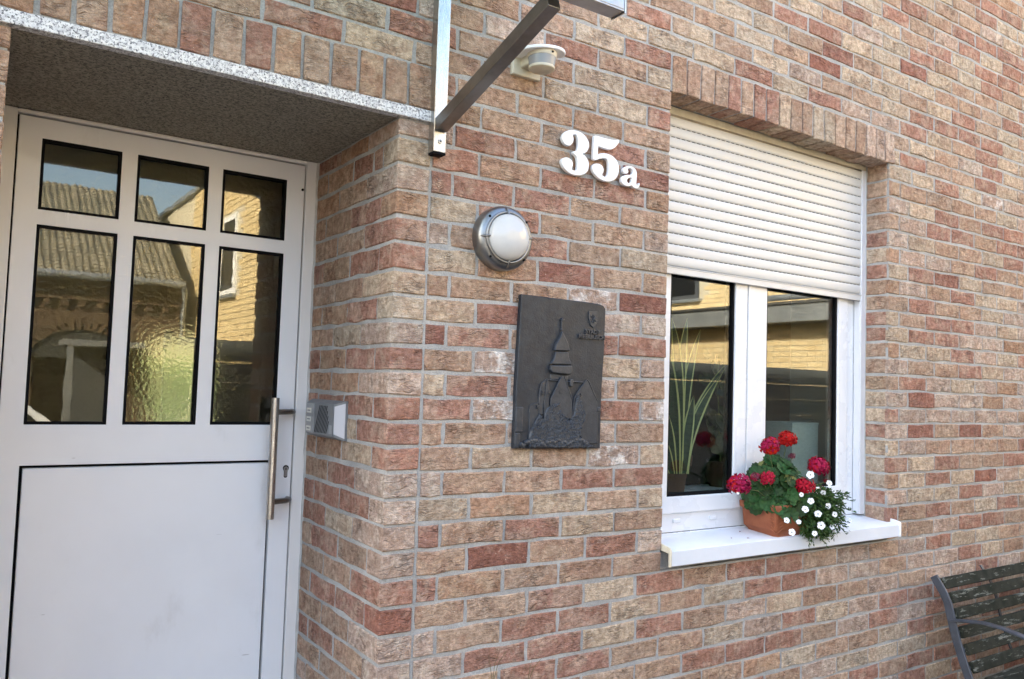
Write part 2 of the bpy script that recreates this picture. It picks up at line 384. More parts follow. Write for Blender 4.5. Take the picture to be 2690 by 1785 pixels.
CLAY = {'r': ((.378,.203,.148),(.455,.305,.225)), 'd': ((.302,.140,.102),(.375,.21,.155)), 't': ((.462,.328,.234),(.40,.255,.178)),
        'c': ((.53,.42,.308),(.46,.335,.24)), 'p': ((.462,.335,.26),(.54,.432,.345)), 'm': ((.408,.252,.166),(.47,.332,.226)), 'w': ((.44,.315,.245),(.74,.69,.64))}
def clay(code):
    if code == '?': code = random.choices('rdtcpm', (24, 8, 30, 16, 16, 6))[0]
    a, b = CLAY[code]; k = random.uniform(.90, 1.10); w = random.uniform(-.03, .03)
    return (a[0]*k*(1+w), a[1]*k, a[2]*k*(1-w)), (b[0]*k, b[1]*k*(1-w), b[2]*k*(1-w)), random.uniform(0, 40)
BR = []        # every brick: dict(v=world verts, f=faces, col, size)
CAMP = Vector((-1.1287, -2.3677, .2073))
def face_brick(code, u0, u1, zl0, zl1, zr0, zr1, plane='F', at=0.0):
    """one brick seen by its face: wobbly outline, chamfer, slightly uneven front; plane F = wall front, W = faces -X, E = faces +X"""
    jt = random.uniform(-.0022, .0022)
    J = lambda s=.0024: random.uniform(-s, s)
    L = u1-u0; nl = 2 if L > .15 else (1 if L > .06 else 0)
    pts = [(u0+J(), zl0+J(.0022))]
    for i in range(nl): t = (i+1)/(nl+1)+random.uniform(-.06, .06); pts.append((u0+L*t, zl0+(zr0-zl0)*t+J(.0048)))
    pts.append((u1+J(), zr0+J(.0022))); pts.append((u1+J(.0042), (zr0+zr1)/2+J(.01)))
    pts.append((u1+J(), zr1+J(.002)))
    for i in range(nl): t = 1-(i+1)/(nl+1)+random.uniform(-.06, .06); pts.append((u0+L*t, zl1+(zr1-zl1)*t+J(.0040)))
    pts.append((u0+J(), zl1+J(.002))); pts.append((u0+J(.0042), (zl0+zl1)/2+J(.01)))
    n = len(pts); cu = sum(p[0] for p in pts)/n; cz = sum(p[1] for p in pts)/n
    b = random.uniform(.0022, .0042)
    rings = []
    for ring, (dep, ins) in enumerate(((.016, 0), (.0015+jt, 0), (-.0022+jt, b))):
        for (u, z) in pts:
            du, dz = cu-u, cz-z; uu = u+(ins if du > 0 else -ins); zz = z+(ins if dz > 0 else -ins)
            d = dep+(random.uniform(-.0012, .0012) if ring == 2 else 0)
            if plane == 'F': rings.append((uu, at+d, zz))
            elif plane == 'W': rings.append((at+d, uu, zz))
            else: rings.append((at-d, uu, zz))
    f = []
    for k in (0, 1):
        for i in range(n):
            q = (k*n+i, k*n+(i+1) % n, (k+1)*n+(i+1) % n, (k+1)*n+i); f.append(q if plane in 'F' else q[::-1])
    top = tuple(range(2*n, 3*n)); f.append(top)
    BR.append(dict(v=rings, f=f, c=clay(code), n=plane, area=L*(zl1-zl0)))
def box_brick(code, x0, x1, y0, y1, z0, z1, j=.0018, tilt=0.0):
    b = random.uniform(.002, .004); vs = []; idx = {}
    for ix, x in ((0, x0), (1, x1)):
        for iy, y in ((0, y0), (1, y1)):
            for iz, z in ((0, z0), (1, z1)):
                zz = z+(tilt if ix else 0)
                p = Vector((x+random.uniform(-j, j), y+random.uniform(-j, j), zz+random.uniform(-j, j)*1.2))
                sx, sy, sz = (1-2*ix)*b, (1-2*iy)*b, (1-2*iz)*b
                for a in range(3):
                    d = Vector((0 if a == 0 else sx, 0 if a == 1 else sy, 0 if a == 2 else sz)); idx[(ix, iy, iz, a)] = len(vs); vs.append(p+d)
    I = lambda c, a: idx[(*c, a)]
    f = []
    def quad(a, v):   # main faces
        o = [i for i in range(3) if i != a]; cs = []
        for s, t in ((0, 0), (1, 0), (1, 1), (0, 1)):
            c = [0, 0, 0]; c[a] = v; c[o[0]] = s; c[o[1]] = t; cs.append(I(tuple(c), a))
        f.append(tuple(cs))
    for a in range(3):
        quad(a, 0); quad(a, 1)
        o = [i for i in range(3) if i != a]        # edges along axis a
        for s in (0, 1):
            for t in (0, 1):
                c0 = [0, 0, 0]; c0[o[0]] = s; c0[o[1]] = t; c1 = c0[:]; c1[a] = 1
                f.append((I(tuple(c0), o[0]), I(tuple(c1), o[0]), I(tuple(c1), o[1]), I(tuple(c0), o[1])))
    for ix in (0, 1):
        for iy in (0, 1):
            for iz in (0, 1): f.append(tuple(I((ix, iy, iz), a) for a in range(3)))
    BR.append(dict(v=[tuple(v) for v in vs], f=f, c=clay(code), n='B', area=(x1-x0)*(z1-z0)))

G = .0060   # half a joint
PIER = {  # codes of the bricks between the movement joint and the window, course by course (own look of each brick)
 18:'tmtcr',17:'tprtc',16:'rtmct',15:'ttccr',14:'rtmmt',13:'mttrt',12:'prttd',11:'rtrrm',10:'rrrtt',9:'crttp',8:'ptrtc',7:'ctdtt',
 6:'tttwd',5:'cdtpp',4:'drtrr',3:'twtcp',2:'crppt',1:'rwprw',0:'ttppt',-1:'tctwc',-2:'pttrr',-3:'cmctc',-4:'rtrct',-5:'tdtrp',-6:'rmttt',
 -7:'ttrcrtrrtptprccttp',-8:'ptrrctcrrpptpprctrt',-9:'prrcrtpcttptpprptp',-10:'rtrrttcprcprrrrtcrt',-11:'tttttrrrtprprptrct',-12:'tttctttmcttcrtprtct',-13:'rtcrtrrtpccctrtprc',-14:'trtctprrrtrtrrtctrt',
 19:'rttcccrcrpprctrcct',20:'tttcrctcpttcrrrrcct',21:'trtcttctdcctcrtctrt',22:'tctrtccctdtcctttrct',23:'trctcctrrccdcttcrct',24:'tctcrtctctpcrtcrtct',
 25:'ctrtcrtctrctrcrrtct',26:'trctrcttrtcrtprcrrt',27:'ctrtcrtctrtrtrrrrct',28:'tcrtctrtctrtcttpcrt',29:'trctctrtcrtrctrcctt',30:'tctrtcrtcttrtcrrrct'}
RIGHT = {18:'tctprc',17:'crttrct',16:'ccrcwpp',15:'mttttcp',14:'pcrtrrt',13:'tprrtrr',12:'pcttcrt',11:'mpptrtt',10:'crdcttp',9:'mptrccp',8:'trttcpt',7:'ctrrpcp',
 6:'crrppmt',5:'mccrpcr',4:'pttrcpt',3:'trpcpmp',2:'pdppmpt',1:'rpppppt',0:'pdtdtpt',-1:'cpttttr',-2:'rcrttrt',-3:'mcrcdpc',-4:'pccrpct',-5:'rtrtcrt',-6:'ttprrtp'}
RET = {12:'pmr',11:'ccrtt',10:'ptm',9:'mcrtt',8:'rtt',7:'rprmr',6:'ctt',5:'ccrmm',4:'pct',3:'rrmr',2:'pmm',1:'rrrr',0:'rct',-1:'rrcmt',-2:'prt',-3:'ptrrr',-4:'pcr',-5:'pttrt',-6:'rtt',-7:'drrrt',-8:'ptt',-9:'pttrr',-10:'ttt'}
JAMB = {16:'m',15:'t',14:'t',13:'t',12:'r',11:'c',10:'r',9:'t',8:'t',7:'r',6:'r',5:'t',4:'t',3:'m',2:'c',1:'c',0:'r',-1:'c',-2:'c',-3:'c',-4:'r',-5:'t'}
def course(r, x0, x1, joints, codes, end_box=False):
    xs = [x0]+[j+random.uniform(-.004, .004) for j in joints if x0+.03 < j < x1-.03]+[x1]
    for i in range(len(xs)-1):
        a, b = xs[i]+(G if i else 0), xs[i+1]-(G if i < len(xs)-2 else 0)
        c = codes[i] if codes and i < len(codes) else '?'
        za, zb, zc, zd = zk(r, a)+G, zk(r+1, a)-G, zk(r, b)+G, zk(r+1, b)-G
        if end_box and i == len(xs)-2: box_brick(c, a, b, -.0045+random.uniform(-.0015, .0015), .112, (za+zc)/2, (zb+zd)/2, .0022)
        else: face_brick(c, a, b, za, zb, zc, zd)
EV = [.2035+.2492*i for i in range(-10, 37)]; OD = [.308+.2554*i for i in range(-10, 37)]
XR = 8.985; LJ = [[-4.06+.25*i for i in range(12)], [-3.93+.25*i for i in range(11)]]
for r in range(-18, 67):
    J = EV if r % 2 == 0 else OD
    JR = [2.944+.252*i for i in range(24)] if r % 2 == 0 else [2.862+.252*i for i in range(24)]
    if r == 16: JR[0] = 2.977
    pc = PIER.get(r); rc = RIGHT.get(r)
    if -6 <= r <= 16:
        course(r, .1235, 1.203, J, pc, True); course(r, 2.7645, XR, JR, rc)
    elif r in (17, 18):
        course(r, .1235, 1.2015, J, pc); course(r, 2.809, XR, JR, rc)
    else: course(r, .1235, XR, J, pc)
    # corner bricks at the door recess and its right-hand return
    if r <= 12:
        cc = RET.get(r, '?????'); top = 1.0615 if r == 12 else zk(r+1, 0)-G; bot = zk(r, 0)+G
        dep = .2335 if r % 2 == 0 else .1085
        box_brick(cc[0], -.0040, .1115, -.0040, dep, bot, top, .0024)
        ys = [dep+.0105]+[dep+.0105+.25*(i+1)-.0005 for i in range(3) if dep+.25*(i+1) < .68]+[.712]
        off = 1 if r % 2 == 0 else 2
        if len(cc) <= 4 and r % 2: off = 1
        for i in range(len(ys)-1):
            a, b = ys[i], ys[i+1]-(.0105 if i < len(ys)-2 else 0)
            if b-a < .02: continue
            c = cc[off+i] if off+i < len(cc) else '?'
            face_brick(c, a, b, bot, top, bot, top, 'W', 0.0)
        # left-hand side of the recess
        box_brick('?', -1.1895, -1.0745, -.0040, dep, bot, top, .0024)
        for i in range(len(ys)-1):
            a, b = ys[i], ys[i+1]-(.0105 if i < len(ys)-2 else 0)
            if b-a > .02: face_brick('?', a, b, bot, top, bot, top, 'E', -1.078)
        course(r, -4.2, -1.2015, LJ[r % 2], None)
    elif r in (13, 14): course(r, -4.2, -1.17, LJ[r % 2], None)
    else:
        jj = [.046-.2515*i for i in range(17)] if r % 2 else [-.057-.2515*i for i in range(17)]
        codes = {15: '????????????mmtrct', 16: '????????????trtrcr'}.get(r)
        jl = [q for q in sorted(jj) if -4.17 < q < .0825]; codes = codes[-(len(jl)+1):] if codes else None
        course(r, -4.2, .1125, sorted(jj), codes)
    # jamb bricks of the window, right side
    if -6 < r <= 16:
        face_brick(JAMB.get(r, '?'), .0125, .124, zk(r, 2.76)+G, zk(r+1, 2.76)-G if r < 16 else 1.426, zk(r, 2.76)+G, zk(r+1, 2.76)-G if r < 16 else 1.426, 'W', 2.7645)
# soldier course over the door
DS = [-1.155,-1.108,-1.023,-.94,-.855,-.768,-.681,-.594,-.505,-.418,-.331,-.241,-.15,-.061,.024,.1125]
for i, c in enumerate('tmttmmrtrmttmtt'):
    box_brick(c, DS[i]+.0055, DS[i+1]-.0055, -.0050+random.uniform(-.0015, .0015), .11, 1.1125, 1.2495, .0024)
# soldier course over the window (its underside shows)
for i, c in enumerate('mtttrtrrcttcctttppp'):
    a = 1.2075+.0842*i; zt = zk(19, a)-.0085
    box_brick(c, a+.0048, a+.0842-.0048, -.0060+random.uniform(-.002, .002), .115, zk(17, 1.203)+(zk(17, 2.764)-zk(17, 1.203))*i/18+random.uniform(-.002, .002), zt, .0028)
# ---- split: the 300 that show largest are bricks of their own, the rest one piece of brickwork
for b in BR:
    c = sum((Vector(v) for v in b['v']), Vector())/len(b['v']); d = c-CAMP; b['ctr'] = c
    nn = {'F': Vector((0, -1, 0)), 'W': Vector((-1, 0, 0)), 'E': Vector((1, 0, 0)), 'B': Vector((0, -1, 0))}[b['n']]
    loc = Vector((d.dot(_r), d.dot(_u), d.dot(_f))); inside = loc.z > 0 and abs(loc.x/loc.z) < .63 and abs(loc.y/loc.z) < .42
    b['size'] = (b['area']*max(0, -nn.dot(d.normalized()))/d.length_squared) if inside else 0
BR.sort(key=lambda b: -b['size'])
def brick_mesh(name, items, origin):
    me = bpy.data.meshes.new(name); V = []; F = []; c1 = []; c2 = []; sd = []
    for b in items:
        o = len(V); V += [tuple(Vector(v)-origin) for v in b['v']]; F += [tuple(i+o for i in f) for f in b['f']]
        for _ in b['v']: c1 += [*b['c'][0], 1]; c2 += [*b['c'][1], 1]; sd.append(b['c'][2])
    me.from_pydata(V, [], F); me.update()
    bm = bmesh.new(); bm.from_mesh(me); bmesh.ops.recalc_face_normals(bm, faces=bm.faces); bm.to_mesh(me); bm.free()
    # open-backed bricks: make sure the front looks outwards
    for nm, typ, dat, key in (('bcol', 'FLOAT_COLOR', c1, 'color'), ('bcol2', 'FLOAT_COLOR', c2, 'color'), ('seed', 'FLOAT', sd, 'value')):
        at = me.attributes.new(nm, typ, 'POINT'); at.data.foreach_set(key, dat)
    me.materials.append(MT['brick']); return me
for b in BR[:300]:
    o = bpy.data.objects.new('brick', brick_mesh('brick', [b], b['ctr'])); COL.objects.link(o); o.parent = house; o.location = b['ctr']-house.location
o = bpy.data.objects.new('brickwork', brick_mesh('brickwork', BR[300:], Vector((0, 0, GZ)))); COL.objects.link(o); o.parent = house; o['kind'] = 'stuff'

# ---- walls behind the bricks (mortar), rooms, roof
XS = [-12, -1.0788, .0008, 1.2015, 2.7655, 9]; ZS = [GZ, -1.2, -.498, 1.105, 1.436, 5.6]
MB().slab(XS, ZS, {(1, 1), (1, 2), (3, 2), (3, 3)}, .0020, .36).build('wall', 'mortar', house)
B(.0008, .25, .3605, .9, -1.2, 1.3).build('recess_wall', 'mortar', house)
B(-1.33, -1.0788, .3605, .9, -1.2, 1.3).build('recess_wall', 'mortar', house)
# movement joint: a soft grey sealant line beside the corner bricks
B(.1125, .1215, .0008, .019, GZ, 1.06).build('movement_joint', 'mortar', house)
w = MB(); w.slab([-12, .52, 1.18, 9], [GZ, -.45, .60, 5.6], {(1, 1)}, 8.0, 8.3)
w.box(-12, -11.7, .361, 7.999, GZ, 5.6); w.box(8.7, 9, .361, 7.999, GZ, 5.6)
w.build('rear_wall', 'mortar', house)
w = MB(); w.box(-11.69, 8.69, .362, 7.998, 1.66, 1.84); w.build('ceiling', 'room', house)
w = MB(); w.box(-11.69, 8.69, .362, 7.998, -1.36, -1.2); w.build('floor', 'roomdark', house)
w = MB(); w.box(.33, .40, .91, 4.2, -1.2, 1.66); w.box(3.3, 3.45, 4.2, 7.99, -1.2, 1.66); w.box(-1.5, -1.331, .362, 7.99, -1.2, 1.66); w.box(3.12, 3.25, .362, .86, -1.2, 1.66); w.build('room_wall', 'room', house)
w = MB(); w.box(2.9, 3.25, .865, 4.2, -1.2, 1.66); w.box(.401, 2.899, 4.0, 4.2, -1.2, 1.66); w.build('wardrobe', 'roomdark', house)
w = MB(); w.add([(-12.3,-.35,5.45),(9.3,-.35,5.45),(9.3,4.15,8.2),(-12.3,4.15,8.2),(9.3,8.65,5.45),(-12.3,8.65,5.45)], [(0,1,2,3),(3,2,4,5),(0,3,5),(1,4,2),(0,5,4,1)])
w.build('roof', 'tile', house)
gr = B(-1.155, .1125, -.016, .0185, 1.0675, 1.1045).build('granite_lintel', 'granite', house, bevel=.002)
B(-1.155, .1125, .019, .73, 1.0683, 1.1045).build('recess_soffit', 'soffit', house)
B(-1.45, .35, -.62, -.008, GZ-.02, -1.362).build('door_step', 'step', house, bevel=.01)
B(-1.25, .16, -.30, -.008, -1.3615, -1.2).build('door_step', 'step', house, bevel=.01)
B(-1.0775, -.0012, -.31, .735, -1.1995, -1.1885).build('threshold', 'step', house, bevel=.003)

# ================================================================== DOOR (a part of the house, its pieces below it)
DY = .721
door = MB(); PX = [(-.949, -.706), (-.656, -.414), (-.364, -.122)]; PZ = [(.034, .692), (.742, .980)]
xs = [-1.017, -.949, -.945, -.706, -.656, -.414, -.364, -.137, -.122, -.053]
# leaf: stiles and rails round six panes and the lower panel
lx = [-1.017, -.953, -.949, -.706, -.656, -.414, -.364, -.129, -.122, -.053]; lz = [-1.19, -1.12, -.099, .034, .692, .742, .980, 1.046]
holes = set()
for i in (2, 4): holes |= {(i, 3), (i, 5)}
holes |= {(6, 3), (7, 3), (6, 5), (7, 5)}
holes |= {(i, 1) for i in range(1, 7)}
door.slab(lx, lz, holes, DY+.004, DY+.064)
leaf = door.build('door', 'door', house, bevel=.0015)
leaf['label'] = 'pale grey door with six panes over a plain lower panel'
# thin seams where muntins and rails meet are real shallow slots
B(-.9430, -.1390, DY+.0035, DY+.05, -1.19, -.1090).build('lower_panel', 'door', leaf, bevel=.002)
B(-.956, -.126, DY+.03, DY+.058, -1.13, -.09).build('panel_gasket', 'black', leaf)
fr = MB(); fr.box(-.0475, -.003, DY, DY+.08, -1.19, 1.0665); fr.box(-1.0755, -1.0225, DY, DY+.08, -1.19, 1.0665); fr.box(-1.0225, -.0475, DY, DY+.08, 1.052, 1.0665)
fr.build('door_frame', 'frame', leaf, bevel=.003)
# dark rebate behind the seam round the leaf
rb = MB(); rb.box(-1.026, -1.012, DY+.03, DY+.06, -1.19, 1.06); rb.box(-.058, -.044, DY+.03, DY+.06, -1.19, 1.06); rb.box(-1.012, -.058, DY+.03, DY+.06, 1.04, 1.06); rb.build('rebate_seal', 'black', leaf)
sl_ = MB()
sl_.tube([(-.0015+random.uniform(-.002, .002), DY-.003, -1.19+i*.0752) for i in range(31)], [random.uniform(.004, .0085) for _ in range(31)], 6)
sl_.tube([(-1.0765+random.uniform(-.002, .002), DY-.003, -1.19+i*.0752) for i in range(31)], [random.uniform(.004, .0085) for _ in range(31)], 6)
sl_.build('sealant_bead', 'plaster', leaf, smooth=True)
for (x0, x1) in PX:
    for (z0, z1) in PZ:
        g = .0095; q = MB()
        q.box(x0-.001, x0+g, DY+.007, DY+.05, z0, z1); q.box(x1-g, x1+.001, DY+.007, DY+.05, z0, z1)
        q.box(x0+g, x1-g, DY+.007, DY+.05, z0-.001, z0+g); q.box(x0+g, x1-g, DY+.007, DY+.05, z1-g, z1+.001)
        q.build('pane_gasket', 'black', leaf)
        B(x0+g-.001, x1-g+.001, DY+.014, DY+.018, z0+g-.001, z1-g+.001).build('pane', 'doorglass', leaf)
        MB().add([(x0+g,DY+.034,z0+g),(x1-g,DY+.034,z0+g),(x1-g,DY+.034,z1-g),(x0+g,DY+.034,z1-g)], [(0,1,2,3)]).build('inner_pane', 'ornglass', leaf)
hb = MB(); hb.tube([(-.148, .66, -.31), (-.148, .66, .138)], .0155, 20); hd = hb.build('pull_handle', 'steel', leaf, smooth=True)
for z in (.085, -.248):
    MB().tube([(-.063, DY+.006, z), (-.064, DY-.016, z), (-.085, DY-.038, z), (-.148, .662, z)], .011, 12).build('handle_post', 'darksteel', leaf, smooth=True)
pr = [(-.074+.0095*math.cos(a), -.134+.0095*math.sin(a)) for a in [math.radians(t) for t in range(-50, 231, 20)]]
pr += [(-.0795, -.147), (-.0795, -.160), (-.077, -.1635), (-.071, -.1635), (-.0685, -.160), (-.0685, -.147)]
MB().prism(pr, DY+.02, DY+.0015, .0008).build('lock_cylinder', 'alu', leaf)
sc_ = lambda k: [(-.074+(x+.074)*k, -.147+(z+.147)*k) for x, z in pr]
MB().prism(sc_(1.22), DY+.02, DY+.003).build('lock_rosette', 'black', leaf)
B(-.0755, -.0725, DY+.0005, DY+.01, -.138, -.129).build('keyhole', 'black', leaf)
MB().lathe([(.005, 0), (.005, .003)], (-.060, DY+.0042, .951), 'Y', 10).build('plug', 'black', leaf)

# ================================================================== WINDOW (a part of the house)
SY = .1525
win = MB(); fx = [1.215, 1.315, 2.651, 2.752]; 
win.slab([1.2035, 1.3150, 2.6510, 2.7640], [-.392, -.312, 1.36, 1.43], {(1, 1)}, SY+.018, SY+.085)
winf = win.build('window', 'pvc', house, bevel=.003)
winf['label'] = 'white plastic window with its roller shutter half lowered'
def sash(x0, x1, gx0, gx1):
    m = MB(); m.slab([x0, gx0, gx1, x1], [-.310, -.238, 1.30, 1.358], {(1, 1)}, SY, SY+.06); s = m.build('sash', 'pvc', winf, bevel=.006, seg=3)
    m = MB()   # sloping glazing bead and black gasket
    b = .012
    m.box(gx0, gx0+b, SY+.010, SY+.04, -.238, 1.30); m.box(gx1-b, gx1, SY+.010, SY+.04, -.238, 1.30); m.box(gx0+b, gx1-b, SY+.010, SY+.04, -.238, -.238+b); m.box(gx0+b, gx1-b, SY+.010, SY+.04, 1.30-b, 1.30)
    m.build('glazing_gasket', 'black', winf)
    B(gx0+b-.001, gx1-b+.001, SY+.020, SY+.024, -.238+b-.001, 1.30-b+.001).build('pane', 'glass', winf)
    m = MB()   # spacer bar of the double glazing seen at the edge
    for xa, xb in ((gx0+b, gx0+b+.012), (gx1-b-.012, gx1-b)): m.box(xa, xb, SY+.030, SY+.042, -.226, 1.288)
    m.build('spacer_bar', 'steel', winf)
sash(1.305, 1.8765, 1.384, 1.796); sash(1.8815, 2.650, 2.015, 2.571)
B(1.879, 1.925, SY-.004, SY+.0005, -.309, 1.35).build('meeting_strip', 'pvc', winf, bevel=.005, seg=3)
for x in (1.243, 1.455, 1.68):
    B(x-.022, x+.022, SY+.008, SY+.0178, -.352, -.334).build('drain_cap', 'pvc', winf, bevel=.004)
lipx = B(1.206, 2.762, SY-.002, SY+.0175, -.410, -.392).build('frame_foot', 'pvc', winf, bevel=.003)
for x in (1.31, 1.49, 1.715, 2.0, 2.4): MB().lathe([(.0045, 0), (.0045, .002)], (x, SY-.002, -.398), 'Y', 10).build('screw', 'black', winf)
for a, b in ((1.2045, 1.2435), (2.7235, 2.7625)):
    m = MB(); m.box(a, b, .126, .134, -.385, 1.40); m.box(a, a+.008, .134, .167, -.385, 1.40); m.box(b-.008, b, .134, .167, -.385, 1.40); m.build('guide_rail', 'rail', winf, bevel=.002)
m = MB(); m.tube([(2.7625, .126, -.39+i*.0895) for i in range(21)], [random.uniform(.0025, .005) for _ in range(21)], 6); m.build('rail_sealant', 'plaster', winf, smooth=True)
# shutter: one slat after the other, curved section, light slots between them
SP = .0464; S0 = .748
prof = [(y-.0095, t) for y, t in ((.1440, .0), (.1405, .0035), (.1390, .010), (.1382, .022), (.1390, .034), (.1405, .0410), (.1430, .0448), (.1520, .0448), (.1520, .0))]
for i in range(14):
    z = S0+i*SP; m = MB(); vs = [(1.236, y, z+t) for y, t in prof]+[(2.730, y, z+t) for y, t in prof]; n = len(prof)
    m.add(vs, [(k, (k+1) % n, n+(k+1) % n, n+k) for k in range(n)]+[tuple(range(n))[::-1], tuple(range(n, 2*n))])
    m.build('shutter_slat', 'slat', winf, smooth=True)
B(1.237, 2.729, .1432, .1455, .748, 1.40).build('shutter_backing', 'slat', winf)
m = MB()
for i in range(1, 15):
    for k in range(47): m.box(1.250+k*.0315, 1.250+k*.0315+.018, .1315, .1385, S0+i*SP-.0024, S0+i*SP-.0002)
so = m.build('light_slots', 'slotgrey', winf); so['kind'] = 'stuff'
m = MB(); m.box(1.237, 2.729, .1285, .1450, .712, .7435); m.box(1.237, 2.729, .1255, .1285, .7385, .7435); m.build('end_bar', 'slat', winf, bevel=.002)
m = MB(); m.box(1.205, 2.763, .1275, .36, 1.4005, 1.4345); m.build('shutter_box', 'cream', winf, bevel=.003)
B(1.205, 2.763, .1295, .1350, 1.392, 1.4005).build('brush_strip', 'darksteel', winf)
# sill
m = MB(); pf = [(.1675, -.3925), (-.043, -.4125), (-.0475, -.4165), (-.0475, -.4725), (-.0445, -.4745), (-.0415, -.4725), (-.0415, -.4200), (.1675, -.3985)]
n = len(pf); m.add([(1.209, y, z) for y, z in pf]+[(2.790, y, z) for y, z in pf], [(k, (k+1) % n, n+(k+1) % n, n+k) for k in range(n)]+[tuple(range(n))[::-1], tuple(range(n, 2*n))])
sill = m.build('window_sill', 'sill', winf, smooth=True)
for a, b in ((1.2045, 1.2125), (2.7885, 2.8015)):
    pp = [(.14, -.372), (-.030, -.3965), (-.047, -.4015), (-.0525, -.410), (-.0525, -.4745), (-.040, -.4775), (-.0400, -.424), (.14, -.402)]; n = len(pp)
    m = MB(); m.add([(a, y, z) for y, z in pp]+[(b, y, z) for y, z in pp], [(k, (k+1) % n, n+(k+1) % n, n+k) for k in range(n)]+[tuple(range(n))[::-1], tuple(range(n, 2*n))]); m.build('sill_end_cap', 'pvc' if b > 2 else 'cream', winf, bevel=.002)
B(1.204, 2.764, .02, .17, -.497, -.430).build('sill_bed', 'mortar', winf)
B(1.2045, 2.7635, SY+.086, .52, -.272, -.250).build('inner_sill', 'pvc', winf, bevel=.003)
# ================================================================== THINGS ON THE WALL
def outline_mesh(name, loops, y_back, y_front, mat, parent=None, bevel=.002):
    cu = bpy.data.curves.new(name, 'CURVE'); cu.dimensions = '2D'; cu.fill_mode = 'BOTH'
    cx = sum(p[0] for p in loops[0])/len(loops[0]); cz = sum(p[1] for p in loops[0])/len(loops[0])
    for lp in loops:
        # smooth the traced outline
        n = len(lp); pts = []
        for i in range(n):
            p0, p1, p2, p3 = (Vector(lp[(i+k-1) % n]) for k in range(4))
            for t in (0, .5): pts.append(.5*((2*p1)+(-p0+p2)*t+(2*p0-5*p1+4*p2-p3)*t*t+(-p0+3*p1-3*p2+p3)*t**3))
        sp = cu.splines.new('POLY'); sp.points.add(len(pts)-1); sp.use_cyclic_u = True
        for q, p in zip(sp.points, pts): q.co = (p.x-cx, p.y-cz, 0, 1)
    th = abs(y_back-y_front); cu.extrude = th/2-bevel; cu.bevel_depth = bevel; cu.bevel_resolution = 2; cu.offset = -bevel
    tmp = bpy.data.objects.new(name, cu); COL.objects.link(tmp)
    dg = bpy.context.evaluated_depsgraph_get(); me = bpy.data.meshes.new_from_object(tmp.evaluated_get(dg)); bpy.data.objects.remove(tmp)
    me.name = name; me.transform(Matrix.Rotation(math.radians(90), 4, 'X'))
    me.materials.clear(); me.materials.append(MT[mat])
    o = bpy.data.objects.new(name, me); COL.objects.link(o); o.location = (cx, (y_back+y_front)/2, cz)
    if parent is not None: o.parent = parent; o.location -= parent.location
    return o
def text_mesh(name, txt, x, z, size, y_back, y_front, mat, parent, width=None):
    cu = bpy.data.curves.new(name, 'FONT'); cu.body = txt; cu.size = size; cu.extrude = abs(y_back-y_front)/2; cu.bevel_depth = .0003; cu.offset = .0006
    tmp = bpy.data.objects.new(name, cu); COL.objects.link(tmp)
    dg = bpy.context.evaluated_depsgraph_get(); me = bpy.data.meshes.new_from_object(tmp.evaluated_get(dg)); bpy.data.objects.remove(tmp)
    if width:
        xs_ = [v.co.x for v in me.vertices]; k = width/(max(xs_)-min(xs_)); me.transform(Matrix.Diagonal((k, 1, 1, 1)))
    me.transform(Matrix.Rotation(math.radians(90), 4, 'X')); me.materials.clear(); me.materials.append(MT[mat])
    o = bpy.data.objects.new(name, me); COL.objects.link(o); o.parent = parent; o.location = Vector((x, (y_back+y_front)/2, z))-parent.location
    return o
